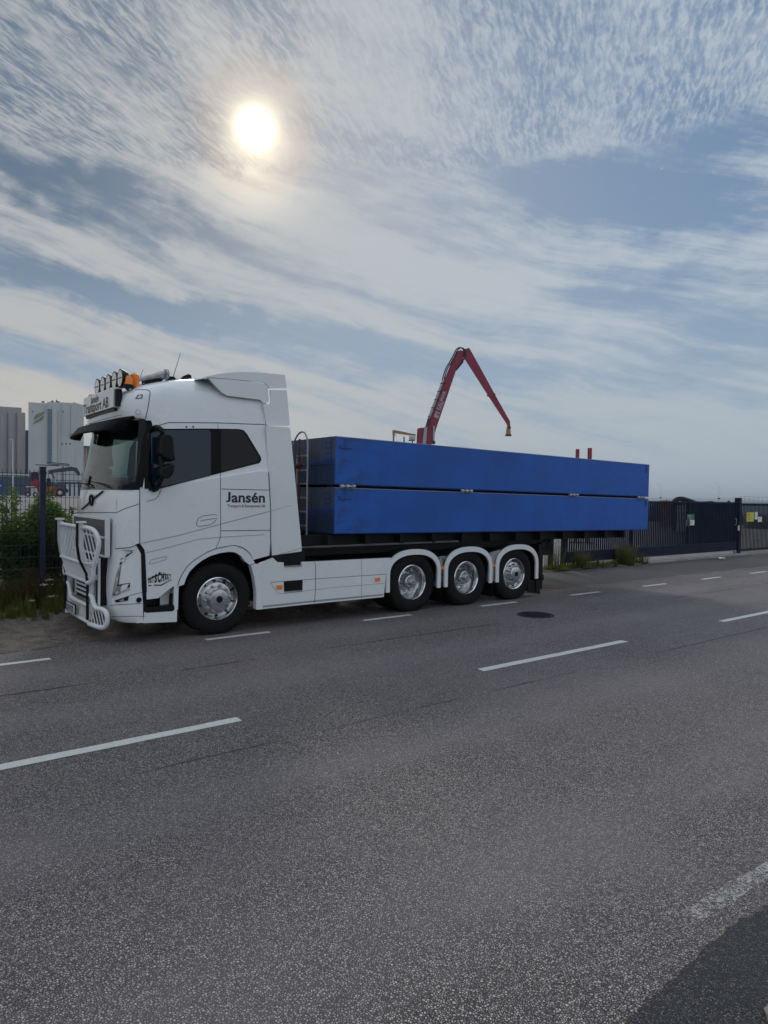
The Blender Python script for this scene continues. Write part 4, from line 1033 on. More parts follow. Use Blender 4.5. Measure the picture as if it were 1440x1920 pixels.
# ---- bull bar
SB = lambda pts: C4(100, 970, 9.1417, pts)
BBX = 2.50
SB = lambda pts: C4(100, 970, 9.1417, pts)
def prof(sx):   # side profile of the upright plates (front edge), z -> x offset
    return [(1.66, 2.44), (1.35, 2.44), (1.15, 2.47), (.95, 2.56), (.80, 2.58), (.30, 2.58)]
YA, YB = 10.13, 11.40
first = None
mb0 = None
for y in (YA, YB):
    mb = MB(); pr_ = prof(0)
    fr = [(x, z) for z, x in pr_]; bk = [(x+.075, z) for z, x in reversed(pr_)]
    mb.pxz(fr+bk, y-.012, y+.012)
    if first is None:
        first = mb.build('bull_bar', WHITE2, T)
    else: mb.build('upright_plate', WHITE2, first)
    mb = MB()
    for (x, z), (x2, z2) in zip(fr, fr[1:]): mb.add([(x-.02, y-.03, z), (x-.02, y+.03, z), (x2-.02, y+.03, z2), (x2-.02, y-.03, z2), (x+.004, y-.03, z), (x+.004, y+.03, z), (x2+.004, y+.03, z2), (x2+.004, y-.03, z2)], [(0, 1, 2, 3), (4, 5, 6, 7), (0, 3, 7, 4), (1, 2, 6, 5), (0, 1, 5, 4), (3, 2, 6, 7)])
    mb.build('rubber_edge', BLACK, first)
    MB().bb(2.43, 2.54, y-.06, y+.06, 1.66, 1.685).build('plate_cap', WHITE2, first)
    MB().bb(2.60, 2.80, y-.05, y+.05, .42, .52).build('mounting_arm', WHITE2, first)
def mir(y): return 2*YC-y
def pipe(name, pts, r=.03, n=10): return MB().tube(smooth_path(pts, 6), r, n).build(name, WHITE2, first, smooth=50)
cx = 2.50
pipe('cross_tube', [(cx, YA, 1.595), (cx-.01, YC, 1.60), (cx, YB, 1.595)], .028)
pipe('cross_tube', [(cx, YA, 1.10), (cx, YC, 1.10), (cx, YB, 1.10)], .024)
pipe('cross_tube', [(cx+.08, YA, .83), (cx+.07, YC, .83), (cx+.08, YB, .83)], .026)
for m_ in (0, 1):
    f_ = (lambda y: y) if m_ == 0 else mir
    ya = YA
    pipe('wing_tube', [(cx, f_(ya), 1.60), (cx+.03, f_(ya-.10), 1.60), (cx+.09, f_(ya-.24), 1.565), (cx+.13, f_(ya-.32), 1.45), (cx+.13, f_(ya-.32), 1.33), (cx+.11, f_(ya-.26), 1.16), (cx+.10, f_(ya-.20), 1.04), (cx+.10, f_(ya-.17), .92), (cx+.09, f_(ya-.12), .845), (cx+.07, f_(ya), .82)], .032)
    pipe('wing_brace', [(cx+.02, f_(ya), 1.10), (cx+.06, f_(ya-.1), 1.10), (cx+.10, f_(ya-.21), 1.11)], .02)
    pipe('lower_wing', [(cx+.1, f_(ya), .66), (cx+.12, f_(ya-.06), .62), (cx+.13, f_(ya-.10), .53), (cx+.15, f_(ya-.17), .48), (cx+.19, f_(ya-.29), .475), (cx+.22, f_(ya-.37), .44), (cx+.23, f_(ya-.40), .36), (cx+.22, f_(ya-.38), .27), (cx+.18, f_(ya-.30), .225), (cx+.1, f_(ya), .24)], .034)
pipe('plate_rail', [(cx+.1, YB, .70), (cx+.1, YB-.1, .66), (cx+.1, YB-.2, .53), (cx+.09, YB-.34, .49), (cx+.09, YA+.1, .49), (cx+.1, YA, .50)], .030)
pipe('plate_rail', [(cx+.1, YB, .27), (cx+.09, YC, .26), (cx+.1, YA, .25)], .024)
# slanted rods that fill the frames
mb = MB(); r_ = .008
def rods(y0, y1, z0, z1, xfun, slope=2.6, step=.05, lim=None):
    y = y0-(z1-z0)/slope
    while y < y1:
        a, b = [y, z1], [y+(z1-z0)/slope, z0]
        if a[0] < y0: k = (y0-a[0])/(b[0]-a[0]); a = [y0, z1+(z0-z1)*k]
        if b[0] > y1: k = (y1-a[0])/(b[0]-a[0]); b = [y1, a[1]+(b[1]-a[1])*k]
        if lim: 
            pass
        if b[0]-a[0] > .01: mb.tube([(xfun(a[0], a[1]), a[0], a[1]), (xfun(b[0], b[1]), b[0], b[1])], r_, 4, False)
        y += step
xf1 = lambda y, z: cx+.0+(.07*(1.1-z)/.27 if z < 1.1 else 0)
# seen from the front the rods fall toward the near side, so mirror the y direction
def rodsm(y0, y1, z0, z1, xfun, **k):
    g0 = lambda y, z: xfun(y0+y1-y, z); s0 = len(mb.v); rods(y0, y1, z0, z1, g0, **k)
    for v in mb.v[s0:]: v.y = y0+y1-v.y
rodsm(YA, YB, 1.12, 1.58, xf1, step=.088); rodsm(YA, YB, .85, 1.09, xf1, step=.075)
xw = lambda y, z: cx+.02+abs((YA if y < YC else YB)-y)*.34+(.06*(1.1-z)/.27 if z < 1.1 else 0)
for f_ in (0, 1):
    a, b = (YA-.30, YA) if not f_ else (YB, YB+.30)
    rodsm(a, b, 1.12, 1.57, xw, step=.075)
    a, b = (YA-.17, YA) if not f_ else (YB, YB+.17)
    rodsm(a, b, .85, 1.09, xw, step=.05)
    a, b = (YA-.36, YA) if not f_ else (YB, YB+.36)
    rodsm(a, b, .25, .47, lambda y, z: cx+.1+abs((YA if y < YC else YB)-y)*.3, step=.07)
rodsm(YA, YB, .27, .47, lambda y, z: cx+.1, step=.07)
mb.build('rod_infill', WHITE2, first)
# number plate
pl = MB().bb(cx+.03, cx+.045, YC-.13, YC+.41, .30, .44).build('number_plate', [BLACK], first)
MB().bb(cx+.024, cx+.0295, YC-.115, YC+.355, .312, .428).build('plate_face', SIGNW, pl)
MB().bb(cx+.024, cx+.0295, YC+.3555, YC+.395, .312, .428).build('plate_band', pmat('plate_blue', (.02, .06, .3), .4), pl)
mb = MB(); text_mb(mb, 'SDB 870', .125, (cx+.022, YC+.345, .325), (0, -1, 0), (0, 0, 1), .003, .0005, .92); mb.build('plate_lettering', TXT, pl, fixn=False)

# ---- door mirrors: arm and housings, both sides
def mirror(s_):
    f_ = (lambda y: y) if s_ > 0 else mir
    P = lambda x, y, Y: Vector((onY(x, y, Y).x, f_(onY(x, y, Y).y), onY(x, y, Y).z))
    Ym = YN-.26
    def slab(pts, Y, dep):
        q = [P(a, b, Y) for a, b in pts]; mb.prism(q, (0, dep if s_ > 0 else -dep, 0))
    mb = MB(); slab([(302, 818), (308, 812), (320, 813), (326, 822), (328, 850), (331, 862), (322, 866), (305, 858), (300, 850)], Ym, .20)
    h1 = mb.build('door_mirror', BLACK, T, bevel=.03)
    mb = MB(); slab([(303, 876), (322, 868), (329, 872), (326, 888), (318, 897), (305, 899), (300, 890)], Ym, .18); mb.build('wide_angle_mirror', BLACK, h1, bevel=.025)
    mb = MB(); mb.tube(smooth_path([P(284, 806, YN+.02), P(292, 801, YN-.1), P(302, 806, Ym+.05), P(306, 825, Ym+.08), P(302, 860, Ym+.08), P(304, 890, Ym+.08), P(296, 912, YN-.1), P(288, 919, YN+.0)], 5), [.035]*36, 8); mb.build('mirror_arm', BLACK, h1, smooth=50)
    mb = MB(); slab([(281, 915), (300, 913), (297, 920.5), (281, 920)], YN-.05, .06); mb.build('arm_foot', BLACK, h1)
mirror(1); mirror(-1)

# ---- wheels
def tyre_mesh(R=.535, wd=.37):
    mb = MB(); h = wd/2
    mb.lathe([(.315, -h+.035), (.345, -h+.01), (.42, -h), (.48, -h+.006), (.512, -h+.022), (R-.006, -h+.045), (R, -h+.07), (R, h-.07), (R-.006, h-.045), (.512, h-.022), (.42, h), (.315, h-.035)], (0, 0, 0), 'Y', 56)
    # tread grooves and shoulder lugs
    for k in range(56):
        a = 2*math.pi*k/56; c, s_ = math.cos(a), math.sin(a); rot = Matrix.Rotation(-a, 3, 'Y')
        for sd in (-1, 1): mb.box(rot @ Vector((R-.004, sd*(h-.055), 0)), (.02, .05, .032), rot)
    return mb
def rim_front():
    mb = MB(); mb.lathe([(.318, .03), (.325, -.012), (.312, -.022), (.300, -.008), (.292, .045), (.285, .07)], (0, -.15, 0), 'Y', 56)
    mb.mat(3); mb.lathe([(.285, .07), (.262, .085), (.245, .05), (.235, .032), (.19, .022), (.15, .022), (.150, -.055), (.142, -.068), (.10, -.075), (.0, -.077)], (0, -.15, 0), 'Y', 56)
    mb.mat(1)
    for k in range(10):
        a = 2*math.pi*(k+.5)/10; p = Vector((.195*math.cos(a), -.15+.022, .195*math.sin(a))); mb.lathe([(.021, 0), (.021, -.02), (.015, -.05), (.006, -.058), (0, -.058)], p, 'Y', 10)
    mb.mat(2)
    for k in range(10):
        a = 2*math.pi*k/10; p = Vector((.262*math.cos(a), -.15+.066, .262*math.sin(a))); mb.disc(p, .017, 'Y', 12)
        mb.disc(Vector((.262*math.cos(a), -.15+.06, .262*math.sin(a))), .017, 'Y', 12)
    mb.lathe([(.045, -.078), (.05, -.083), (.0, -.084)], (0, -.15, 0), 'Y', 14)
    return mb
def rim_deep():
    mb = MB(); mb.lathe([(.318, .03), (.325, -.012), (.312, -.022), (.302, -.008), (.288, .03), (.280, .06), (.274, .14), (.27, .20)], (0, -.15, 0), 'Y', 56)
    mb.mat(3); mb.lathe([(.27, .20), (.245, .225), (.20, .20), (.165, .19), (.150, .19), (.142, .06), (.13, .03), (.115, .02), (0, .018)], (0, -.15, 0), 'Y', 56)
    mb.mat(1)
    for k in range(10):
        a = 2*math.pi*(k+.5)/10; p = Vector((.185*math.cos(a), -.15+.195, .185*math.sin(a))); mb.lathe([(.018, 0), (.018, -.03), (.012, -.05), (0, -.05)], p, 'Y', 8)
        p = Vector((.095*math.cos(a), -.15+.02, .095*math.sin(a))); mb.lathe([(.014, 0), (.014, -.02), (0, -.02)], p, 'Y', 8)
    mb.lathe([(.06, .018), (.058, -.02), (.04, -.03), (0, -.03)], (0, -.15, 0), 'Y', 20)
    mb.mat(2)
    for k in range(8):
        a = 2*math.pi*k/8; p = Vector((.243*math.cos(a), -.15+.2205, .243*math.sin(a))); mb.disc(p, .026, 'Y', 12)
    return mb
DISCM = pmat('brushed_disc', (.70, .71, .73), .24, metal=.95, var=.3, vs=16)
TI = Matrix.Translation(-Vector(T.location))
def wheel(x, y, z, rim, far=False, proto=[None, {}]):
    if proto[0] is None: t_ = tyre_mesh().build('wheel', RUBBER, T, smooth=35); proto[0] = t_
    else: t_ = proto[0].copy(); COL.objects.link(t_)
    t_.location = (x, y, z); t_.matrix_parent_inverse = TI
    if not far:
        k = rim
        if k not in proto[1]: r = (rim_front() if k == 'f' else rim_deep()).build('rim', [CHROME, CHROMED, BLACK, DISCM], t_, smooth=28); proto[1][k] = r
        else: r = proto[1][k].copy(); COL.objects.link(r); r.parent = t_
        r.location = (0, 0, 0); r.matrix_parent_inverse = Matrix.Identity(4)
        r.rotation_euler = (0, R_(x*37), 0)
    return t_
WX = [4.26, 8.03, 9.40, 10.77]
for i, X in enumerate(WX):
    wheel(X, YN+.19+.02, .535, 'f' if i in (0, 3) else 'd')
for X in WX: wheel(X, YF-.21, .535, 'f', True)
for X in WX[1:3]: wheel(X, YN+.58, .535, 'd', True)
mb = MB()
for X in WX: mb.tube([(X, YN+.3, .535), (X, YF-.3, .535)], .09, 10)
mb.build('axles', CHASS, T)

# ---- rear mudguards
def guard_pts(c, w, zt, zb, n=22, p=2.35):
    out = [(c-w, zb)]
    z0 = .70
    for i in range(n+1):
        a = math.pi-math.pi*i/n; ca, sa = math.cos(a), math.sin(a)
        out.append((c+w*math.copysign(abs(ca)**(2/p), ca), z0+(zt-z0)*abs(sa)**(2/p)))
    return out+[(c+w, zb)]
for i, X in enumerate(WX[1:]):
    c = X+(.0, .02, .05)[i]; o_ = guard_pts(c, .645, 1.145, .40); n_ = guard_pts(c, .565, 1.045, .40)
    mb = MB(); m = len(o_)
    for Y0_, dp in ((YF-.023, .035), (YN-.012, .035)):
        mb = MB(); V = [(a, Y0_, b) for a, b in o_]+[(a, Y0_, b) for a, b in n_]; V += [(a, y+dp, b) for a, y, b in V]
        mb.add(V, [(k, k+1, m+k+1, m+k) for k in range(m-1)]+[(2*m+k, 2*m+k+1, 3*m+k+1, 3*m+k) for k in range(m-1)]+[(k, k+1, 2*m+k+1, 2*m+k) for k in range(m-1)]+[(m+k, m+k+1, 3*m+k+1, 3*m+k) for k in range(m-1)]+[(0, m, 3*m, 2*m), (m-1, 2*m-1, 4*m-1, 3*m-1)])
        gd = mb.build('mudguard', WHITE, T, smooth=30)
    mb = MB(); o3 = guard_pts(c, .635, 1.135, .42)
    V = [(a, YN+.023, b) for a, b in o3]+[(a, YN+.62, b) for a, b in o3]; mb.add(V, [(k, k+1, m+k+1, m+k) for k in range(m-1)])
    mb.build('guard_cover', CHASS, gd, smooth=40, fixn=False)
for X in (8.715, 10.10): MB().bb(X-.004, X+.004, YN+.02, YN+.6, .12, .5).build('mud_flap', BLACK, T)
MB().bb(11.41, 11.42, YN+.0, YN+.62, .12, .75).build('mud_flap', BLACK, T); MB().bb(11.41, 11.42, YF-.62, YF, .12, .75).build('mud_flap', BLACK, T)
MB().prism([onY(990, 1088, YN+.02), onY(1011, 1087, YN+.02), onY(1013, 1114, YN+.02), onY(989, 1111, YN+.02)], (0, .02, 0)).build('mud_flap', BLACK, T)

# ---- side skirt
mb = MB(); plate(mb, [(481, 1060), (487, 1056.5), (512, 1046), (520, 1054), (532, 1054.5), (532, 1061.5), (566, 1060), (566, 1053.5), (590, 1052.8), (660, 1049.3), (728, 1046), (734, 1046), (724, 1075.5), (719.5, 1119.3), (600, 1130.8), (491.5, 1142), (491.5, 1097), (488, 1072)], YN-.006, .05)
sk = mb.build('side_skirt', WHITE, T)
bvk = bvh_of([sk]); S6 = lambda pts: C4(470, 1000, 4.8, pts)
mb = MB(); stroke(mb, bvk, S6([(180, 441), (580, 410), (995, 382), (1215, 368)]), .007, .0015); stroke(mb, bvk, S6([(575, 258), (585, 300), (583, 500), (575, 628)]), .010, .0015); stroke(mb, bvk, S6([(995, 235), (1000, 380), (995, 582)]), .006, .0015)
stroke(mb, bvk, [(480.8, 1142), (480.8, 1142.1)], .001)
mb.build('skirt_gaps', SEAM, sk, fixn=False)
mb = MB(); stroke(mb, bvk, S6([(180, 445), (240, 535), (270, 545), (470, 520), (700, 492), (1205, 450)]), .008, .001); stroke(mb, bvk, S6([(108, 660), (560, 612), (1195, 552)]), .03, .001); mb.build('skirt_creases', SEAML, sk, fixn=False)
mb = MB(); q = [onY(*p, YN-.007) for p in S6([(297, 433), (468, 421), (466, 513), (300, 525)])]; mb.prism(q, (0, -.001, 0)); st = mb.build('tank_step', BLACK, sk)
mb = MB(); q = [onY(*p, YN-.009) for p in S6([(306, 522), (462, 511), (462, 519), (306, 530)])]; mb.prism(q, (0, -.012, 0)); mb.build('step_lip', GREYST, st)
mb = MB(); q = [onY(*p, YN-.007) for p in S6([(304, 294), (462, 288), (462, 297), (304, 303)])]; mb.prism(q, (0, -.012, 0)); mb.build('step_lip', GREYST, sk)
def marker(px_, py_, Y):
    a = onY(px_, py_, Y); return MB().bb(a.x-.055, a.x+.055, Y-.012, Y, a.z-.033, a.z+.033).build('side_marker_lamp', AMBER, T, bevel=.006)
marker(523.8, 1101, YN-.007); marker(707.4, 1086.5, YN-.007)
a = onY(830.5, 1064.5, YN+.05); mb = MB(); mb.bb(a.x-.10, a.x+.09, YN+.05, YN+.08, a.z-.09, a.z+.08); mb.pxz([(8.60, .42), (8.83, .42), (8.83, .7), (8.95, .98), (8.72, .98), (8.66, .8)], YN+.06, YN+.10); mb.build('lamp_bracket', GREYST, T)
marker(830.5, 1064.5, YN+.045); marker(927, 1060, YN+.03)
mb = MB(); mb.pxz([(9.98, .42), (10.22, .42), (10.22, .75), (10.35, 1.05), (10.05, 1.0)], YN+.04, YN+.08); mb.build('lamp_bracket', GREYST, T)
mb = MB(); mb.lathe([(.04, 0), (.04, .02), (0, .03)], (8.80, YN+.04, .93), 'Z', 10); mb.tube([(8.6, YN+.1, .95), (8.95, YN+.1, .96)], .02, 6); mb.build('air_fitting', GREYST, T)

# ---- chassis, tanks, hook-lift frame
mb = MB(); mb.bb(3.0, 13.0, YC-.45, YC-.36, .78, 1.05); mb.bb(3.0, 11.9, YC+.36, YC+.45, .78, 1.05)
for X in (5.3, 6.5, 7.4, 8.7, 10.1, 11.6): mb.bb(X, X+.12, YC-.36, YC+.36, .82, 1.0)
mb.bb(5.15, 7.3, YN+.10, YC-.5, .40, 1.0); mb.bb(5.15, 7.3, YC+.5, YF-.1, .40, 1.0)
mb.bb(5.1, 5.75, YN+.03, YF-.03, .95, 1.20); mb.bb(2.95, 5.1, YN+.55, YF-.55, .7, 1.3)
mb.bb(7.3, 11.5, YN+.65, YF-.65, .72, 1.06)
mb.build('chassis_frame', CHASS, T, bevel=.01)
HL0, HL1 = 5.6, 15.0
mb = MB(); mb.bb(5.55, 12.3, YN+.30, YN+.42, 1.08, 1.24); mb.bb(5.55, 12.3, YF-.42, YF-.30, 1.08, 1.24)
for X in (5.6, 6.9, 8.6, 10.4, 12.0): mb.bb(X, X+.15, YN+.42, YF-.42, 1.1, 1.22)
mb.bb(11.5, 11.9, YN+.35, YF-.35, .72, 1.08)
mb.build('subframe', CHASS, T, bevel=.006)
mb = MB(); mb.bb(5.66, 9.2, YN+.07, YN+.10, 1.235, 1.265); mb.build('frame_rail', pmat('dull_rail', (.10, .105, .11), .5, var=.3), T)
# platform that carries the pontoons, slightly tail-down
TILT = (2.98-3.08)/(15.57-6.26)
def tz(x, z): return z+TILT*(x-6.26)
mb = MB()
for y in (YN+.22, YF-.34):
    mb.add([(5.7, y, tz(5.7, 1.26)), (15.0, y, tz(15., 1.27)), (15.0, y+.12, tz(15., 1.27)), (5.7, y+.12, tz(5.7, 1.26)), (5.7, y, tz(5.7, 1.425)), (15.0, y, tz(15, 1.44)), (15.0, y+.12, tz(15, 1.44)), (5.7, y+.12, tz(5.7, 1.425))], [(0, 1, 2, 3), (4, 5, 6, 7), (0, 1, 5, 4), (2, 3, 7, 6), (0, 3, 7, 4), (1, 2, 6, 5)])
for k in range(12): X = 6.2+k*.77; mb.bb(X, X+.08, YN+.06, YF-.06, tz(X, 1.27), tz(X, 1.44))
mb.build('load_platform', CHASS, T)
mb = MB(); mb.bb(11.9, 12.15, YN+.3, YF-.3, 1.08, 1.30); mb.lathe([(.09, -1.0), (.09, 1.0)], (12.1, YC, 1.18), 'Y', 20)
mb.build('rear_roller', CHASS, T)
# rear end: lamps and underrun bar
MB().bb(11.55, 11.68, YF-.45, YF-.05, .8, 1.12).build('tail_lamp_housing', BLACK, T, bevel=.01)
mb = MB(); mb.bb(11.55, 11.68, YN+.05, YN+.45, .80, 1.12); mb.bb(11.62, 11.74, YN+.04, YN+.2, 1.05, 1.16); mb.build('tail_lamp_housing', BLACK, T, bevel=.01)
MB().bb(11.681, 11.69, YN+.08, YN+.42, .86, 1.02).build('tail_lamp', pmat('red_lens', (.35, .01, .01), .3), T)
mb = MB(); mb.bb(11.66, 11.76, YN+.08, YF-.08, .33, .45); mb.bb(11.62, 11.74, YN+.1, YN+.2, .15, .9); mb.bb(11.62, 11.74, YF-.2, YF-.1, .15, .9); mb.build('underrun_bar', CHASS, T)

# ---- ladder between the cab and the load
mb = MB(); YL0 = 10.0; XL = 6.02
yl = [onX(576, 900, XL).y, onX(556.5, 900, XL).y]
zb = onX(576, 1013, XL).z; zt = onX(571, 812, XL).z
a_, b_ = yl[0], yl[1]
mb.tube(smooth_path([(XL, a_, zb), (XL, a_, 2.0), (XL, a_, zt-.22), (XL, a_+.05, zt-.05), (XL, a_+.14, zt+.02), (XL, a_+.30, zt), (XL, b_+.10, zt-.12), (XL, b_+.22, zt-.28)], 5), .016, 6)
mb.tube([(XL, b_, zb), (XL, b_, zt-.42)], .016, 6)
ld = mb.build('ladder', GREYST, T, smooth=50)
for py_ in (854.5, 881.5, 907, 933, 959, 985.5, 1011.5):
    z = onX(568, py_, XL).z; MB().box((XL, (a_+b_)/2, z), (.04, abs(b_-a_), .028)).build('rung', GREYST, ld)
mb = MB(); mb.bb(5.9, 6.1, a_-.05, b_+.05, 1.22, 1.30); mb.build('ladder_foot', CHASS, ld)
# hook-lift arm and red hose standing behind the cab
mb = MB(); mb.bb(5.72, 5.95, YC-.18, YC+.18, 1.2, 2.75); mb.bb(5.75, 6.1, YC-.12, YC+.12, 2.65, 2.85); mb.build('hook_arm', CHASS, T, bevel=.02)
REDH = pmat('red_hose', (.06, .014, .01), .6)
mb = MB(); q = onX(562, 823, 5.95); mb.tube([(5.95, q.y, 1.3), (5.95, q.y, q.z)], .018, 6); q = onX(563, 872, 5.95); mb.tube([(5.95, q.y+.1, q.z-.02), (5.95, q.y-.12, q.z+.03)], .05, 8); mb.build('red_hose', REDH, T)

# ================================================================ PONTOONS
def bluemat():
    m = bpy.data.materials.new('pontoon_blue_paint'); m.use_nodes = True; nt = m.node_tree; x = NX(nt); bs_ = nt.nodes['Principled BSDF']
    o = E_(x, x.n('ShaderNodeTexCoord').outputs['Object']); ox, oy, oz = x.sep(o)
    n1 = x.noise(o, .8, 5., .6); n2 = x.noise(x.map(o, sc=(3.5, 3.5, .35)), 1., 5., .65); n3 = x.noise(o, 9., 5., .7)
    c = x.mix(x.ss(n1, .35, .7), (.017, .115, .47), (.02, .09, .36))
    c = x.mix(x.ss(n2, .55, .8)*.45, c, (.035, .075, .20))           # rain streaks
    c = x.mix(x.ss(n3, .66, .8)*.35, c, (.05, .06, .07))              # scuffs
    # end plate: worn grey band at the top, dark navy over the lower half
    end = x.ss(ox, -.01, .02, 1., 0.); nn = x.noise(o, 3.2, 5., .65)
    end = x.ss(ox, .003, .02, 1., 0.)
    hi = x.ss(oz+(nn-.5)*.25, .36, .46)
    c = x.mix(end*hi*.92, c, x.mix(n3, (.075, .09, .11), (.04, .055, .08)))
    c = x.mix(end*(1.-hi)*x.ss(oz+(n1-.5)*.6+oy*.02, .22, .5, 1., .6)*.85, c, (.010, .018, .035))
    g_ = x.ss(ox, .1, 1.3, 1., 0.)*x.ss(nn, .48, .62)*.5
    c = x.mix(g_, c, (.03, .045, .06))
    nt.links.new(c.o, bs_.inputs['Base Color']); nt.links.new(x.ss(n3, .3, .7, .38, .62).o, bs_.inputs['Roughness']); bs_.inputs['Specular IOR Level'].default_value = .35
    b = x.n('ShaderNodeBump'); b.inputs['Strength'].default_value = .5; b.inputs['Distance'].default_value = .006
    bay = x.m('SINE', ox*12.6)*.5; nt.links.new((n1*1.2+bay*.15+n3*.1).o, b.inputs['Height']); nt.links.new(b.outputs[0], bs_.inputs['Normal'])
    return m
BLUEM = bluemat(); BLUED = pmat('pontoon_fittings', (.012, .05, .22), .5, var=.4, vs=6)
PL = 15.60-6.26; th = math.atan(TILT); ROTP = Matrix.Rotation(-th, 4, 'Y')
def pontoon(zb, ztop, label, corner_px):
    o = None; h = ztop-zb; Wp = YF-YN-.01
    mb = MB()
    # hull plate box, end lower edge set back a little under a rubbing band
    mb.bb(0, PL, 0, Wp, 0, h)
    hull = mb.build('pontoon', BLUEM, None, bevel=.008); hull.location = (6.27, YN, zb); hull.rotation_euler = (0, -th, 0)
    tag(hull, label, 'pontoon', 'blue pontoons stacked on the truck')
    def sub(mb, name, mat, **k):
        c = mb.build(name, mat, None, **k); c.parent = hull; return c
    mb = MB()
    mb.bb(0, PL, -.006, -.0005, .012, .022)
    for y in (.6, 1.27, 1.9): mb.bb(-.004, -.0005, y-.004, y+.004, .02, h-.02)
    sub(mb, 'weld_seams', BLUED)
    mb = MB(); mb.bb(.09, .34, -.012, -.002, h-.20, h-.185); mb.bb(.09, .105, -.012, -.002, h-.19, h-.14); mb.bb(PL-.16, PL-.10, -.012, -.001, h-.2, h-.03); sub(mb, 'corner_plates', BLUED)
    mb = MB(); mb.bb(0.0, PL, -.004, -.0005, h-.012, h-.004); sub(mb, 'worn_edge', GREYST)
    # perforated lashing strip on the end
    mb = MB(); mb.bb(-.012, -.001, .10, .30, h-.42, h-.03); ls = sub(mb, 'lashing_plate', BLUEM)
    mb = MB()
    for k in range(4):
        for y in (.15, .25): mb.bb(-.0145, -.0125, y-.03, y+.03, h-.40+k*.09, h-.345+k*.09)
    mm = mb.build('lashing_holes', BLUED, None); mm.parent = ls
    mb = MB(); mb.bb(-.012, -.001, .0, Wp, h-.465, h-.455); sub(mb, 'rubbing_ledge', BLUED)
    return hull
zU0, zU1 = onY(627, 908.5, YN).z, onY(627, 817, YN).z; zL0, zL1 = onY(627, 1001.5, YN).z, onY(627, 913.5, YN).z
pU = pontoon(zU0, zU1, 'upper blue steel pontoon, laid on top of the other on the truck', None)
pL = pontoon(zL0, zL1, 'lower blue steel pontoon, resting on the truck frame under the other', None)
WOOD = pmat('dark_packing', (.018, .018, .02), .9, var=.4)
for y, lb in ((YN+.12, 'dark rubber strip packed between the two blue pontoons along the road side'), (YF-.32, 'dark rubber strip packed between the two blue pontoons along the fence side')):
    mb = MB(); gz = (zU0-zL1); V = []
    mb.bb(.05, PL-.05, 0, .2, 0, gz); o = mb.build('packing_strip', WOOD, None); o.location = (6.27, y, zL1); o.rotation_euler = (0, -th, 0)
    tag(o, lb, 'packing strip', 'packing strips between the pontoons')
CLM = pmat('clamp_steel', (.55, .55, .52), .45, metal=.5, var=.3, vs=20)
for px_, lb in ((650, 'pale steel clamp nearest the cab between the pontoons'), (873, 'pale steel clamp second from the cab between the pontoons'), (1074, 'pale steel clamp third from the cab between the pontoons'), (1201, 'pale steel clamp at the tail end between the pontoons')):
    a = onY(px_, 900, YN); z = tz(a.x, (zU0+zL1)/2)
    t = thing('pontoon_clamp', (a.x, YN, z), lb, 'clamp', 'clamps holding the pontoons together')
    mb = MB(); mb.tube([(a.x-.15, YN-.03, z), (a.x+.15, YN-.03, z)], .014, 8); mb.build('clamp_bar', CLM, t, smooth=40)
    for s_ in (-.11, .0, .12): MB().lathe([(.0, -.03), (.030, -.03), (.030, .03), (0, .03)], (a.x+s_, YN-.03, z), 'X', 10).build('clamp_nut', CLM, t)
# ================================================================ FAR BUILDINGS
def towmat(name, a, b, rib, amt=.35):
    m = bpy.data.materials.new(name); m.use_nodes = True; nt = m.node_tree; x = NX(nt); bs_ = nt.nodes['Principled BSDF']
    o = E_(x, x.n('ShaderNodeTexCoord').outputs['Object']); ox, oy, oz = x.sep(o)
    n1 = x.noise(x.map(o, sc=(1, 1, .12)), .35, 5., .65); n2 = x.noise(o, .08, 3., .6)
    rb = x.ss(x.m('SINE', (ox+oy)*rib), -.2, .3, .9, 1.)
    c = x.mix(x.ss(n1, .35, .7)*amt*1.6, a, b); c = x.mix(x.ss(n2, .4, .7)*.3, c, b)
    c = x.mix(1., c, x.mix(rb, (.86, .86, .86), (1, 1, 1)), 'MULTIPLY')
    nt.links.new(c.o, bs_.inputs['Base Color']); bs_.inputs['Roughness'].default_value = .85; return m
SILO = towmat('silo_concrete', (.34, .32, .315), (.24, .225, .22), 1.4); SILOD = towmat('dark_cladding', (.035, .06, .10), (.025, .045, .08), 3.)
TOWER = towmat('tower_cladding', (.52, .53, .53), (.42, .43, .44), 2.2, .2); BEIGE = towmat('beige_silo', (.42, .34, .25), (.33, .27, .2), 1.2)
M_WIN = pmat('stair_glazing', (.10, .20, .30), .2, spec=.6); M_DK = pmat('dark_fixture', (.03, .035, .04), .6); M_LEAF = pmat('leaf_sign_green', (.16, .24, .13), .6); M_LEAF2 = pmat('leaf_sign_vein', (.40, .45, .36), .6)
class Far:
    """upright frame facing the camera from distance D around picture column x"""
    def __init__(s, x, D, y=925):
        s.D = D; p = onD(x, y, D); s.o = Vector((p.x, p.y, 0)); n = Vector((p.x, p.y, 0)).normalized(); s.n = n; s.r = Vector((n.y, -n.x, 0))
        s.rot = Matrix((s.r, s.n, Vector((0, 0, 1)))).transposed()
    def q(s, x, y, dep=0.):      # local (across, depth, z) of a picture point at the frame's plane pushed back by dep
        d = ray(x, y); t = (s.o+s.n*dep-CAM).dot(s.n)/d.dot(s.n); p = CAM+d*t; return Vector(((p-s.o).dot(s.r), dep, p.z))
    def place(s, root): root.location = s.o; root.rotation_euler = s.rot.to_euler()
def part(root, mb, name, mat, **k):
    c = mb.build(name, mat, None, **k); c.parent = root; return c
def fbox(F_, mb, x0, y0, x1, y1, d0, dep, zb=None):
    a = F_.q(x0, y0, d0); b = F_.q(x1, y1, d0); mb.bb(a.x, b.x, d0, d0+dep, b.z if zb is None else zb, a.z)
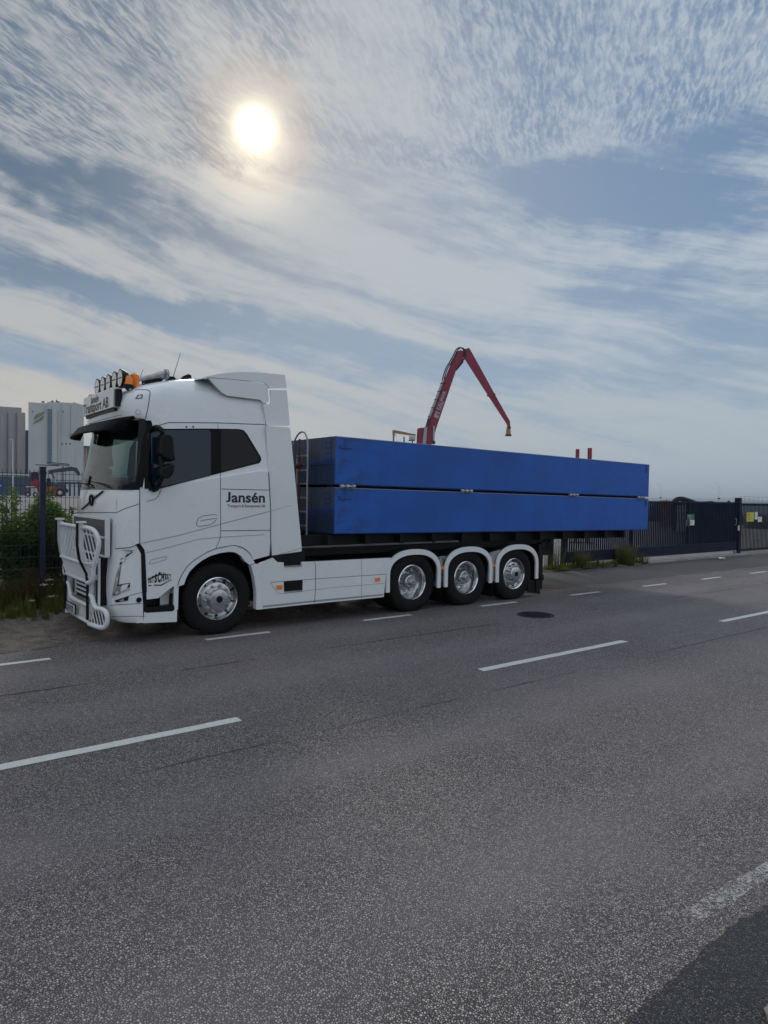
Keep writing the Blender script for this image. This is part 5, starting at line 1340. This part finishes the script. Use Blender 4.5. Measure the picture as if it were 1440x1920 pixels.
# grey silo block, far left
F1 = Far(20, 430); t = thing('grain_silo', (0, 0, 0), 'brownish grey concrete grain silos with rounded bays at the left edge of the picture', 'silo'); F1.place(t)
mb = MB(); fbox(F1, mb, -150, 752, 40, 925, 14, 14, 0); part(t, mb, 'head_house', SILO)
mb = MB(); fbox(F1, mb, -150, 774, 47, 925, 6, 18, 0); part(t, mb, 'block_wall', SILO)
for xx in (-42, -26, -10, 6, 22.5, 39):
    c = F1.q(xx, 774, 6); r = abs(F1.q(xx+8.6, 774, 6).x-c.x); mb = MB(); mb.lathe([(r, 0), (r, c.z-.4), (r*.97, c.z), (0, c.z)], (c.x, 6, 0), 'Z', 24); part(t, mb, 'silo_bay', SILO, smooth=40)
F2 = Far(46, 425); t = thing('storage_building', (0, 0, 0), 'dark blue clad building between the grey silos and the pale tower', 'building'); F2.place(t)
mb = MB(); fbox(F2, mb, 38, 806.5, 60, 925, 16, 20, 0); part(t, mb, 'wall', SILOD)
mb = MB(); fbox(F2, mb, 37.6, 806, 60, 808, 15.8, 20.5); part(t, mb, 'roof_edge', M_DK)
# pale tower with leaf
F3 = Far(90, 400); t = thing('grain_tower', (0, 0, 0), 'tall pale tower with green leaf sign and blue glazed strip', 'tower'); F3.place(t)
D3 = 0
mb = MB(); fbox(F3, mb, 53.4, 754, 88.5, 925, 0, 26, -1); part(t, mb, 'wall', TOWER)
mb = MB(); fbox(F3, mb, 88.5, 753.3, 111.5, 925, -1.4, 28, -1); stair = part(t, mb, 'stair_tower', TOWER)
mb = MB(); fbox(F3, mb, 111.5, 754, 137, 925, 1.2, 26, -1)
a = F3.q(137, 754, 1.2); b = F3.q(158, 757.5, 1.2); mb.add([(a.x, 1.2, -1), (b.x, 6., -1), (b.x, 6, b.z), (a.x, 1.2, a.z), (a.x, 27, -1), (b.x, 27, -1), (b.x, 27, b.z), (a.x, 27, a.z)], [(0, 1, 2, 3), (3, 2, 6, 7), (1, 5, 6, 2), (4, 5, 6, 7)])
part(t, mb, 'rear_wall', TOWER)
mb = MB(); fbox(F3, mb, 110.5, 817, 138.5, 925, -.6, 20, -1); an = part(t, mb, 'annex', TOWER)
mb = MB(); fbox(F3, mb, 110.3, 816.2, 138.7, 817.6, -.75, .3); part(t, mb, 'annex_coping', M_DK)
for xx in (116.4, 124, 131.5):
    c = F3.q(xx, 832.2, -.6); mb = MB(); mb.disc((c.x, -.63, c.z), .38, 'Y', 14, .52); w_ = mb.build('porthole', M_DK, None); w_.parent = an
# glazed stair strip
mb = MB(); fbox(F3, mb, 89.7, 767, 96.6, 867, -1.62, .2); win = part(t, mb, 'stair_window', M_WIN)
mb = MB()
for k in range(14): fbox(F3, mb, 89.5, 766.6+k*7.72, 96.8, 767.5+k*7.72, -1.72, .09)
for xx in (89.4, 93.0, 96.5): fbox(F3, mb, xx, 766.6, xx+.35, 867.4, -1.71, .085)
g_ = mb.build('glazing_bars', M_DK, None); g_.parent = win
# leaf sign
def leafpoly(pts, mat, nm, d): 
    mb = MB(); mb.prism([F3.q(a, b, d) for a, b in C4(0, 740, 9., pts)], (0, -.12, 0)); return part(t, mb, nm, mat)
leafpoly([(555, 512), (572, 460), (640, 415), (690, 380), (732, 345), (742, 352), (735, 390), (700, 440), (640, 470), (590, 485)], M_LEAF, 'leaf_sign', -.02)
leafpoly([(566, 432), (575, 380), (610, 335), (670, 310), (720, 295), (755, 270), (745, 310), (720, 335), (670, 375), (610, 408)], M_LEAF, 'leaf_sign', -.02)
mb = MB()
for (x0, x1) in ((78, 83.5), (95.5, 101), (104.5, 111.5)): fbox(F3, mb, x0, 752, x1, 754.2, 8, 3)
fbox(F3, mb, 96.6, 750.5, 99, 752.5, 8, 2); fbox(F3, mb, 105, 749.5, 107, 752.4, 8, 2)
for k, (x0, y0, x1, y1) in enumerate([(59.8, 769.8, 61.6, 773.5), (117.3, 770, 119.2, 773.5)]): fbox(F3, mb, x0, y0, x1, y1, -.05 if k == 0 else 1.1, .2)
part(t, mb, 'roof_vents', M_DK)
mb = MB(); fbox(F3, mb, 107.8, 770, 109, 866, -1.55, .2); fbox(F3, mb, 131.8, 760, 132.8, 816, 1.0, .3); fbox(F3, mb, 130.5, 812, 138, 816.5, .6, 2); part(t, mb, 'downpipes', pmat('pale_grey_steel', (.3, .31, .33), .5))
# beige silos beyond the tower
F4 = Far(150, 440); t = thing('beige_silos', (0, 0, 0), 'beige round silos seen beside the windscreen, right of the pale tower', 'silo'); F4.place(t)
for xx in (144.5, 156, 167.5, 179):
    c = F4.q(xx, 838, 20); r = abs(F4.q(xx+5.6, 838, 20).x-c.x); mb = MB(); mb.lathe([(r, 0), (r, c.z), (0, c.z+.3)], (c.x, 20, 0), 'Z', 22); part(t, mb, 'silo_bay', BEIGE, smooth=40)
mb = MB(); fbox(F4, mb, 139, 835.8, 190, 837.2, 12, 14); part(t, mb, 'roof_slab', M_DK)
# low sheds behind the machines
F5 = Far(60, 330); t = thing('low_shed', (0, 0, 0), 'low dark blue grey shed with pale roof beyond the red machines', 'shed'); F5.place(t)
mb = MB(); fbox(F5, mb, -60, 892, 58, 926, 0, 18, -.5); part(t, mb, 'wall', SILOD)
mb = MB(); fbox(F5, mb, -60, 886.5, 60, 892, -.6, 19); part(t, mb, 'roof', TOWER)
F6 = Far(150, 330); t = thing('low_shed', (0, 0, 0), 'long low dark shed standing behind the loader boom, right of the red machines', 'shed'); F6.place(t)
mb = MB(); fbox(F6, mb, 85, 903, 230, 926, 0, 18, -.5); part(t, mb, 'wall', SILOD)
mb = MB(); fbox(F6, mb, 84, 899, 231, 903, -.6, 19); part(t, mb, 'roof', SILO)
for xx in (124, 133, 141): mb = MB(); fbox(F6, mb, xx, 908, xx+5, 922, -.3, .31, -.4); part(t, mb, 'door', TOWER)
# pale lamp mast
LAMPM = pmat('pale_mast', (.62, .63, .62), .5)
def mast(px_, ytop, ybase, D, label, group, hook=-1, lw=.09, arm=8, ybox=None):
    F_ = Far(px_, D, ybase); t = thing('lamp_mast', (0, 0, 0), label, 'lamp post', group); F_.place(t)
    a = F_.q(px_, ytop); mb = MB(); mb.tube([(0, 0, -1.), (0, 0, a.z*.5), (a.x*0, 0, a.z-.3)], [lw*1.4, lw, lw*.8], 8); part(t, mb, 'pole', LAMPM, smooth=40)
    e = F_.q(px_+hook*arm, ytop-1); mb = MB(); mb.tube(smooth_path([(0, 0, a.z-.35), (hook*.15, 0, a.z), (e.x*.5, 0, e.z+.02), (e.x, 0, e.z)], 4), lw*.6, 6); part(t, mb, 'arm', LAMPM)
    e2 = F_.q(px_+hook*(arm+3), ytop); mb = MB(); mb.box(((e.x+e2.x)/2, 0, e.z), (abs(e2.x-e.x), .3, .14)); part(t, mb, 'lamp_head', LAMPM)
    if ybox: c = F_.q(px_, ybox); mb = MB(); mb.lathe([(0, -.15), (.3, -.15), (.3, .15), (0, .15)], (0, 0, c.z), 'Z', 10); part(t, mb, 'camera_box', M_DK)
mast(24, 825, 931, 235, 'white lamp mast standing before the grey silos at far left', None, -1, .16, 4)
mast(1238.5, 909, 934, 230, 'thin curved lamp mast nearest the tail of the pontoons', None, -1, .05, 4.5, 933)
mast(1347.5, 907, 944, 190, 'thin curved lamp mast above the right half of the gate', None, -1, .055, 4.5, 934.5)

# ================================================================ MACHINES IN THE YARD
M_RED = pmat('machine_red', (.30, .018, .028), .45, var=.3, vs=2, dirt=((.06, .04, .04), .6, 3)); M_GREYB = pmat('boom_grey', (.05, .055, .06), .5, var=.3); M_YEL2 = pmat('machine_yellow', (.42, .22, .09), .5, var=.3, vs=1.); M_TYR = pmat('machine_tyre', (.02, .02, .022), .9)
def wheelx(F_, root, px_, py_, rr, y0, w=1.2):
    c = F_.q(px_, py_); r = abs(F_.q(px_+rr, py_).x-c.x); mb = MB(); mb.lathe([(0, 0), (r, 0), (r, w), (0, w)], (c.x, y0, c.z), 'Y', 18); o = part(root, mb, 'wheel', M_TYR, smooth=40)
    mb = MB(); mb.lathe([(0, -.05), (r*.45, -.05), (r*.45, .02)], (c.x, y0, c.z), 'Y', 14); k_ = mb.build('hub', TOWER, None); k_.parent = o
F7 = Far(62, 150, 935); t = thing('forklift_truck', (0, 0, 0), 'red heavy forklift truck behind the fence, left of the blue post', 'forklift'); F7.place(t)
SM = lambda pts: C4(30, 860, 10.286, pts)
def mpoly(F_, root, nm, mat, pts, d0, dep): mb = MB(); mb.prism([F_.q(a, b, 0)+Vector((0, d0, 0)) for a, b in SM(pts)], (0, dep, 0)); return part(root, mb, nm, mat)
mpoly(F7, t, 'body', M_RED, [(180, 540), (200, 520), (285, 520), (300, 470), (340, 390), (400, 400), (440, 430), (470, 470), (480, 560), (470, 640), (420, 660), (400, 570), (220, 570), (190, 640)], 0, 3)
mpoly(F7, t, 'cabin', GLASSDD, [(290, 470), (290, 260), (420, 250), (440, 330), (430, 430), (340, 400)], .3, 2.2)
mpoly(F7, t, 'bumper_bar', TOWER, [(190, 530), (370, 530), (370, 552), (190, 552)], -.3, .3)
mpoly(F7, t, 'mast', M_GREYB, [(255, 250), (280, 240), (300, 480), (275, 480)], -.2, .4)
for xx in (228, 375): wheelx(F7, t, 30+xx/10.286, 860+690/10.286, 5, -.1)
F8 = Far(105, 140, 935); t = thing('material_handler', (0, 0, 0), 'red wheeled loader machine with long dark knuckle boom behind the fence', 'loader'); F8.place(t)
mpoly(F8, t, 'body', M_RED, [(590, 540), (770, 535), (790, 560), (900, 560), (930, 600), (900, 700), (760, 740), (680, 700), (600, 640)], 0, 3)
mpoly(F8, t, 'cabin', GLASSDD, [(590, 380), (650, 370), (670, 400), (670, 540), (590, 540)], .3, 2)
wheelx(F8, t, 30+850/10.286, 860+655/10.286, 9.0, -.4); wheelx(F8, t, 30+640/10.286, 860+690/10.286, 5.2, -.2)
mpoly(F8, t, 'boom', M_GREYB, [(620, 240), (650, 215), (720, 205), (960, 165), (1060, 150), (1180, 175), (1240, 280), (1225, 330), (1190, 310), (1120, 230), (1040, 235), (740, 270), (640, 290)], .8, .9)
mpoly(F8, t, 'boom_cylinder', M_GREYB, [(655, 240), (700, 260), (830, 520), (790, 525)], .5, .5)
mpoly(F8, t, 'cylinder_rod', CHROMED, [(735, 380), (755, 375), (790, 470), (770, 480)], .3, .3)
mpoly(F8, t, 'grab', M_DK, [(900, 560), (960, 560), (1020, 610), (1000, 660), (950, 650)], .4, 1.5)
F9 = Far(110, 180, 930); t = thing('gangway', (0, 0, 0), 'dark lattice conveyor boom crossing before the pale tower', 'conveyor'); F9.place(t)
mb = MB()
A, B = F9.q(88.5, 866.5), F9.q(130, 870.5); A2, B2 = F9.q(88.5, 869.5), F9.q(130, 873.2)
mb.tube([A, B], .10, 5); mb.tube([A2, B2], .10, 5)
for k in range(15): mb.tube([A.lerp(B, k/14), A2.lerp(B2, min(1, (k+.5)/14))], .05, 4)
mb.tube([F9.q(66, 871.5), F9.q(111, 873)], .12, 5); mb.tube([F9.q(118, 874), F9.q(118, 930)], .15, 5)
part(t, mb, 'boom', M_DK)
# blue container at the very edge
F10 = Far(-2, 160, 932); t = thing('blue_container', (0, 0, 0), 'blue container with white dot cut by the left edge of the picture', 'container'); F10.place(t)
mb = MB(); fbox(F10, mb, -22, 900, 3.3, 926, 0, 5); part(t, mb, 'shell', pmat('container_blue', (.015, .06, .28), .5))
c = F10.q(.8, 910); mb = MB(); mb.disc((c.x, -.02, c.z), .16, 'Y', 12); part(t, mb, 'mark', SIGNW)

# ---- red knuckle boom crane behind the load
FC = Far(860, 62, 900); t = thing('knuckle_boom_crane', (0, 0, 0), 'large red knuckle boom crane rising behind the blue pontoons', 'crane'); FC.place(t)
SA = lambda pts: C4(720, 640, 5.5385, pts)
def cpoly(nm, mat, pts, d0, dep, S_=SA, bev=0.): mb = MB(); mb.prism([FC.q(a, b, 0)+Vector((0, d0, 0)) for a, b in S_(pts)], (0, dep, 0)); return part(t, mb, nm, mat, bevel=bev)
TXTG = pmat('faded_lettering', (.42, .40, .44), .6)
CR = pmat('crane_red', (.30, .022, .055), .4, var=.3, vs=.8, dirt=((.12, .03, .05), .5, 2))
cpoly('main_boom', CR, [(438, 1070), (430, 885), (455, 810), (625, 400), (745, 110), (790, 90), (828, 100), (835, 150), (745, 300), (640, 610), (540, 900), (495, 1060), (480, 1250), (440, 1250)], 0, .62, bev=.02)
cpoly('outer_boom', CR, [(825, 80), (885, 66), (905, 100), (1000, 270), (1150, 545), (1155, 555), (1310, 830), (1312, 880), (1290, 885), (1275, 850), (1085, 560), (845, 185), (830, 150)], .05, .5, bev=.02)
cpoly('boom_collar', CR, [(1070, 556), (1085, 550), (1150, 540), (1160, 548), (1155, 560), (1085, 566)], -.03, .66)
cpoly('boom_walkway', GREYST, [(455, 795), (605, 400), (628, 400), (478, 800)], -.12, .1)
cpoly('boom_walkway', GREYST, [(400, 1070), (420, 885), (452, 885), (437, 1070), (437, 1250), (400, 1250)], -.12, .1)
cpoly('hose_bundle', M_GREYB, [(430, 885), (455, 800), (480, 800), (470, 840), (450, 890)], -.14, .12)
mb = MB()
for (a, b) in (((520, 608), (575, 608)), ((487, 692), (545, 692)), ((552, 522), (605, 522)), ((580, 438), (640, 438)), ((455, 780), (500, 790)), ((665, 240), (700, 250)), ((692, 185), (730, 190))):
    p = [FC.q(*SA([a])[0]), FC.q(*SA([b])[0])]; mb.tube([p[0]+Vector((0, -.14, 0)), p[1]+Vector((0, -.14, 0))], .035, 5)
part(t, mb, 'hose_clamps', M_DK)
hp = [FC.q(*q)+Vector((0, -.10, 0)) for q in SA([(605, 400), (640, 290), (680, 220), (720, 150), (745, 95), (780, 68), (815, 78), (830, 120), (825, 160)])]
mb = MB(); mb.tube(smooth_path(hp, 4), .055, 6); hp = [p+Vector((.14, .03, -.02)) for p in hp]; mb.tube(smooth_path(hp, 4), .05, 6); part(t, mb, 'boom_hoses', M_DK, smooth=50)
mb = MB(); mb.tube([FC.q(*SA([(840, 172)])[0])+Vector((0, .2, 0)), FC.q(*SA([(800, 215)])[0])+Vector((0, .2, 0))], .07, 8); mb.tube([FC.q(*SA([(815, 200)])[0])+Vector((0, .2, 0)), FC.q(*SA([(740, 290)])[0])+Vector((0, .2, 0))], .15, 8); part(t, mb, 'fold_cylinder', M_GREYB, smooth=50)
mb = MB(); mb.tube([FC.q(*SA([(520, 880)])[0])+Vector((0, -.15, 0)), FC.q(*SA([(515, 1050)])[0])+Vector((0, -.15, 0))], .085, 8); part(t, mb, 'lift_cylinder', GREYST, smooth=50)
c = FC.q(*SA([(515, 1052)])[0]); mb = MB(); mb.lathe([(0, -.1), (.17, -.1), (.17, .1), (0, .1)], (c.x, -.15, c.z), 'Y', 14); part(t, mb, 'cylinder_pin', M_DK)
cpoly('slew_column', CR, [(345, 905), (375, 897), (420, 895), (412, 950), (405, 1070), (405, 1250), (335, 1250), (338, 1000)], .1, .5)
cpoly('column_opening', M_DK, [(352, 965), (362, 960), (360, 995), (350, 1000)], .08, .03); cpoly('column_opening', M_DK, [(393, 950), (405, 945), (400, 980), (390, 985)], .08, .03)
cpoly('grab_rotator', M_YEL2, [(1278, 880), (1312, 880), (1318, 960), (1322, 978), (1268, 978), (1272, 920)], .1, .45)
cpoly('rotator_ring', M_DK, [(1262, 965), (1325, 965), (1325, 980), (1262, 980)], .05, .55); cpoly('rotator_ring', M_DK, [(1290, 885), (1318, 885), (1318, 905), (1290, 900)], .05, .55)
# chassis of the crane, hidden by the load from the road but standing on the yard
p0 = FC.q(760, 870); p1 = FC.q(880, 950)
mb = MB(); mb.bb(FC.q(770, 900).x, FC.q(880, 900).x, -1.2, 1.6, .9, 1.8); a = FC.q(*SA([(335, 1250)])[0]); b = FC.q(*SA([(480, 1250)])[0]); mb.bb(a.x, b.x+.2, -.5, 1.1, 1.8, a.z+.1); part(t, mb, 'chassis', CR, bevel=.03)
for xx in (785, 812, 868): mb = MB(); c = FC.q(xx, 900); mb.lathe([(0, 0), (.62, 0), (.62, .5), (0, .5)], (c.x, -1.3, .62), 'Y', 20); part(t, mb, 'wheel', M_TYR, smooth=40)
# lettering on the boom
u = (FC.q(*SA([(640, 610)])[0])-FC.q(*SA([(540, 870)])[0])).normalized(); nrm = Vector((0, -1, 0)); v_ = nrm.cross(u)
mb = MB(); o_ = FC.q(*SA([(572, 718)])[0]); text_mb(mb, 'KALMAR', .42, o_+Vector((0, -.012, 0)), u, v_, .012, .002, 1.1)
o_ = FC.q(*SA([(590, 722)])[0]); text_mb(mb, 'MARINE', .24, o_+Vector((0, -.012, 0)), u, v_, .006, .002, 1.); part(t, mb, 'boom_lettering', TXTG, fixn=False)
pl_ = cpoly('maker_panel', TXTG, [(540, 722), (585, 745), (560, 803), (518, 782)], -.015, .012)
mb = MB()
for pts in ([(545, 742), (552, 738), (560, 762), (552, 770)], [(552, 762), (580, 752), (582, 760), (556, 775)]): mb.add([FC.q(a, b)+Vector((0, -.018, 0)) for a, b in SA(pts)], [(0, 1, 2, 3)])
q_ = mb.build('panel_mark', CR, None, fixn=False); q_.parent = pl_
# yellow gantry further off
FG = Far(758, 120, 905); t = thing('yellow_gantry', (0, 0, 0), 'small yellow gantry arm peeping over the pontoon left of the red crane', 'gantry'); FG.place(t)
def gp(nm, mat, pts, dep=.5, d0=0.): mb = MB(); mb.prism([FG.q(a, b)+Vector((0, d0, 0)) for a, b in SA(pts)], (0, dep, 0)); return part(t, mb, nm, mat)
gp('leg', M_YEL2, [(86, 930), (108, 920), (112, 960), (106, 1040), (106, 1800), (88, 1800), (90, 1000)]); gp('beam', M_YEL2, [(90, 922), (120, 922), (325, 965), (328, 985), (300, 980), (110, 952), (92, 948)], .5, -.02)
gp('beam_cap', M_DK, [(300, 962), (328, 966), (330, 984), (305, 980)], .6, -.08); gp('hose_rack', M_DK, [(112, 962), (116, 962), (130, 985), (126, 988)], .2)
FR = Far(772, 75, 905); t = thing('radar_mast', (0, 0, 0), 'white radar dome on a stub behind the pontoon, between gantry and red crane', 'radar'); FR.place(t)
def rq(x, y): return FR.q(*SA([(x, y)])[0])
mb = MB(); a, b = rq(295, 1010), rq(295, 1300); mb.tube([a, b], .06, 6); c = rq(255, 1030); d = rq(322, 1030); mb.tube([c, d], .06, 6); mb.tube([rq(208, 990), rq(208, 1300)], .07, 6); part(t, mb, 'stub', M_DK)
c = rq(294, 1003); mb = MB(); mb.lathe([(0, .30), (.28, .28), (.36, .1), (.36, -.15), (.25, -.28), (0, -.3)], (c.x, 0, c.z), 'Z', 18); part(t, mb, 'dome', TOWER, smooth=50)
# two red pipes standing above the tail of the load
RP = pmat('pipe_red', (.30, .03, .045), .45, var=.2)
for x0, x1, y0, lb in ((1079.3, 1086.6, 842.2, 'shorter dark red upright pipe showing over the pontoon, left of the pair'), (1101.8, 1110.2, 840.2, 'taller dark red upright pipe showing over the pontoon, right of the pair')):
    FP = Far((x0+x1)/2, 34, 900); t = thing('red_pipe', (0, 0, 0), lb, 'pipe', 'red pipes above the pontoon'); FP.place(t)
    a, b = FP.q(x0, y0), FP.q(x1, y0); mb = MB(); mb.lathe([(abs(b.x-a.x)/2, -a.z), (abs(b.x-a.x)/2, 0), (abs(b.x-a.x)/2*.8, 0), (abs(b.x-a.x)/2*.8, -.5)], ((a.x+b.x)/2, 0, a.z), 'Z', 20); part(t, mb, 'tube', RP, smooth=30)
    mb = MB(); mb.lathe([(0, 0), (.3, 0), (.3, .05), (0, .05)], (0, 0, 0), 'Z', 16); part(t, mb, 'foot', M_DK)

# ================================================================ HEAPS AND TIMBER BEHIND THE GATE
SPOIL = pmat('spoil_heap_dark', (.022, .022, .026), .95, col2=(.05, .046, .046), vs=1.5, bump=.15, bs=2.5)
def heap(px0, px1, ytop, D, label, depth=7, seed=0, mat=SPOIL, peak=None, zmin=0):
    F_ = Far((px0+px1)/2, D, 945); n = 46; m = 14; V = []; W_ = abs(F_.q(px1, ytop).x-F_.q(px0, ytop).x); hh = F_.q((px0+px1)/2, ytop).z
    for j in range(m+1):
        for i in range(n+1):
            s_ = i/n; d_ = j/m
            env = min(1, math.sin(math.pi*min(1, max(0, s_)))**.55*1.05)*math.sin(math.pi*d_)**.6
            if peak: env *= 1-.35*abs(s_-peak)
            z = hh*env*(.86+.28*mn.noise(Vector((s_*7+seed, d_*3, seed))))+.12*mn.noise(Vector((s_*40, d_*16, seed+3)))*(1 if env > .1 else 0)
            V.append(Vector(((s_-.5)*W_, d_*depth, max(-.05, z))))
    t = MB(); t.add(V, [(j*(n+1)+i, j*(n+1)+i+1, (j+1)*(n+1)+i+1, (j+1)*(n+1)+i) for j in range(m) for i in range(n)])
    o = t.build('spoil_heap', mat, None, smooth=70); F_.place(o); tag(o, label, 'heap', None); return o
heap(1205, 1300, 937.5, 72, 'dark heap behind the left part of the gate beside the pontoon tail', 8, 1)
heap(1285, 1362, 939.0, 64, 'dark heap behind the middle of the gate', 8, 4, peak=.3)
heap(1350, 1400, 944, 68, 'low dark heap behind the latch end of the gate', 6, 9)
heap(1392, 1475, 960, 60, 'low dark heap behind the palings right of the gate', 5, 17)
TIM = pmat('scrap_steel', (.02, .022, .028), .7, var=.4, vs=4); ORG = pmat('rusty_orange', (.38, .17, .07), .8, var=.4, vs=2)
FT = Far(1275, 52, 940); t = thing('scrap_pile', (0, 0, 0), 'dark arching pile of scrap beams above the gate between the two lamp masts', 'scrap'); FT.place(t)
SG = lambda pts: C4(1200, 880, 6., pts); rnd = random.Random(3)
mb = MB()
for pts in ([(360, 380), (385, 345), (430, 325), (480, 325), (560, 345), (610, 365), (650, 385)], [(365, 385), (400, 355), (450, 340), (520, 350), (600, 375)], [(470, 330), (530, 350), (590, 372), (640, 390)], [(380, 380), (430, 335), (470, 332)], [(600, 365), (680, 375), (760, 372), (810, 370), (840, 385)], [(620, 380), (700, 378), (790, 378), (835, 392)]):
    for k in range(3):
        d_ = rnd.uniform(-1.2, 1.2); mb.tube(smooth_path([FT.q(a+rnd.uniform(-.4, .4), b+rnd.uniform(-.3, .5))+Vector((0, d_, 0)) for a, b in SG(pts)], 3), rnd.uniform(.06, .12), 5)
part(t, mb, 'bent_beams', TIM)
mb = MB(); mb.prism([FT.q(a, b) for a, b in SG([(360, 392), (385, 368), (430, 354), (480, 350), (560, 360), (620, 372), (700, 376), (800, 374), (850, 392), (850, 700), (360, 700)])], (0, 2.5, 0)); part(t, mb, 'pile_mass', SPOIL)
FO = Far(1246, 60, 940); t = thing('orange_heap', (0, 0, 0), 'rusty orange heap top showing over the gate beside the pontoon tail', 'heap'); FO.place(t)
mb = MB(); mb.prism([FO.q(a, b) for a, b in SG([(215, 385), (225, 362), (250, 352), (270, 345), (285, 352), (300, 338), (315, 352), (340, 345), (350, 385), (350, 700), (215, 700)])], (0, 2.5, 0)); part(t, mb, 'mound', ORG)
FV = Far(1277, 48, 940); t = thing('parked_van', (0, 0, 0), 'pale van roof showing above the gate rail before the scrap pile', 'van'); FV.place(t)
mb = MB(); mb.prism([FV.q(a, b) for a, b in SG([(405, 390), (415, 372), (440, 360), (480, 364), (520, 374), (525, 700), (405, 700)])], (0, 1.8, 0)); part(t, mb, 'body', WHITE, bevel=.05)
mb = MB(); mb.prism([FV.q(a, b)+Vector((0, -.01, 0)) for a, b in SG([(418, 385), (425, 375), (512, 380), (514, 400), (416, 400)])], (0, -.01, 0)); part(t, mb, 'side_glass', GLASSDD)
FB = Far(1366, 60, 940); t = thing('claw_grab', (0, 0, 0), 'small dark upturned claw sticking up over the gate near the tall post', 'grab'); FB.place(t)
mb = MB(); mb.tube(smooth_path([FB.q(a, b) for a, b in SG([(990, 400), (1002, 385), (1003, 370), (985, 360)])], 4), [.09]*13, 6); mb.tube([FB.q(*SG([(1002, 380)])[0]), FB.q(*SG([(1002, 700)])[0])], .1, 6); mb.tube([FB.q(*SG([(965, 385)])[0]), FB.q(*SG([(1003, 385)])[0])], .06, 5); part(t, mb, 'claw', TIM)

# ---- air between here and the far shore
hm = bpy.data.materials.new('haze_air'); hm.use_nodes = True; nt = hm.node_tree; nt.nodes.clear()
ho = nt.nodes.new('ShaderNodeOutputMaterial'); hv = nt.nodes.new('ShaderNodeVolumePrincipled'); hv.inputs['Color'].default_value = (.80, .88, .96, 1); hv.inputs['Density'].default_value = .0002
nt.links.new(hv.outputs[0], ho.inputs['Volume'])
hz = MB().bb(-9100, 9100, -3100, 9100, -1.2, 75).build('haze', hm, None); hz['kind'] = 'stuff'
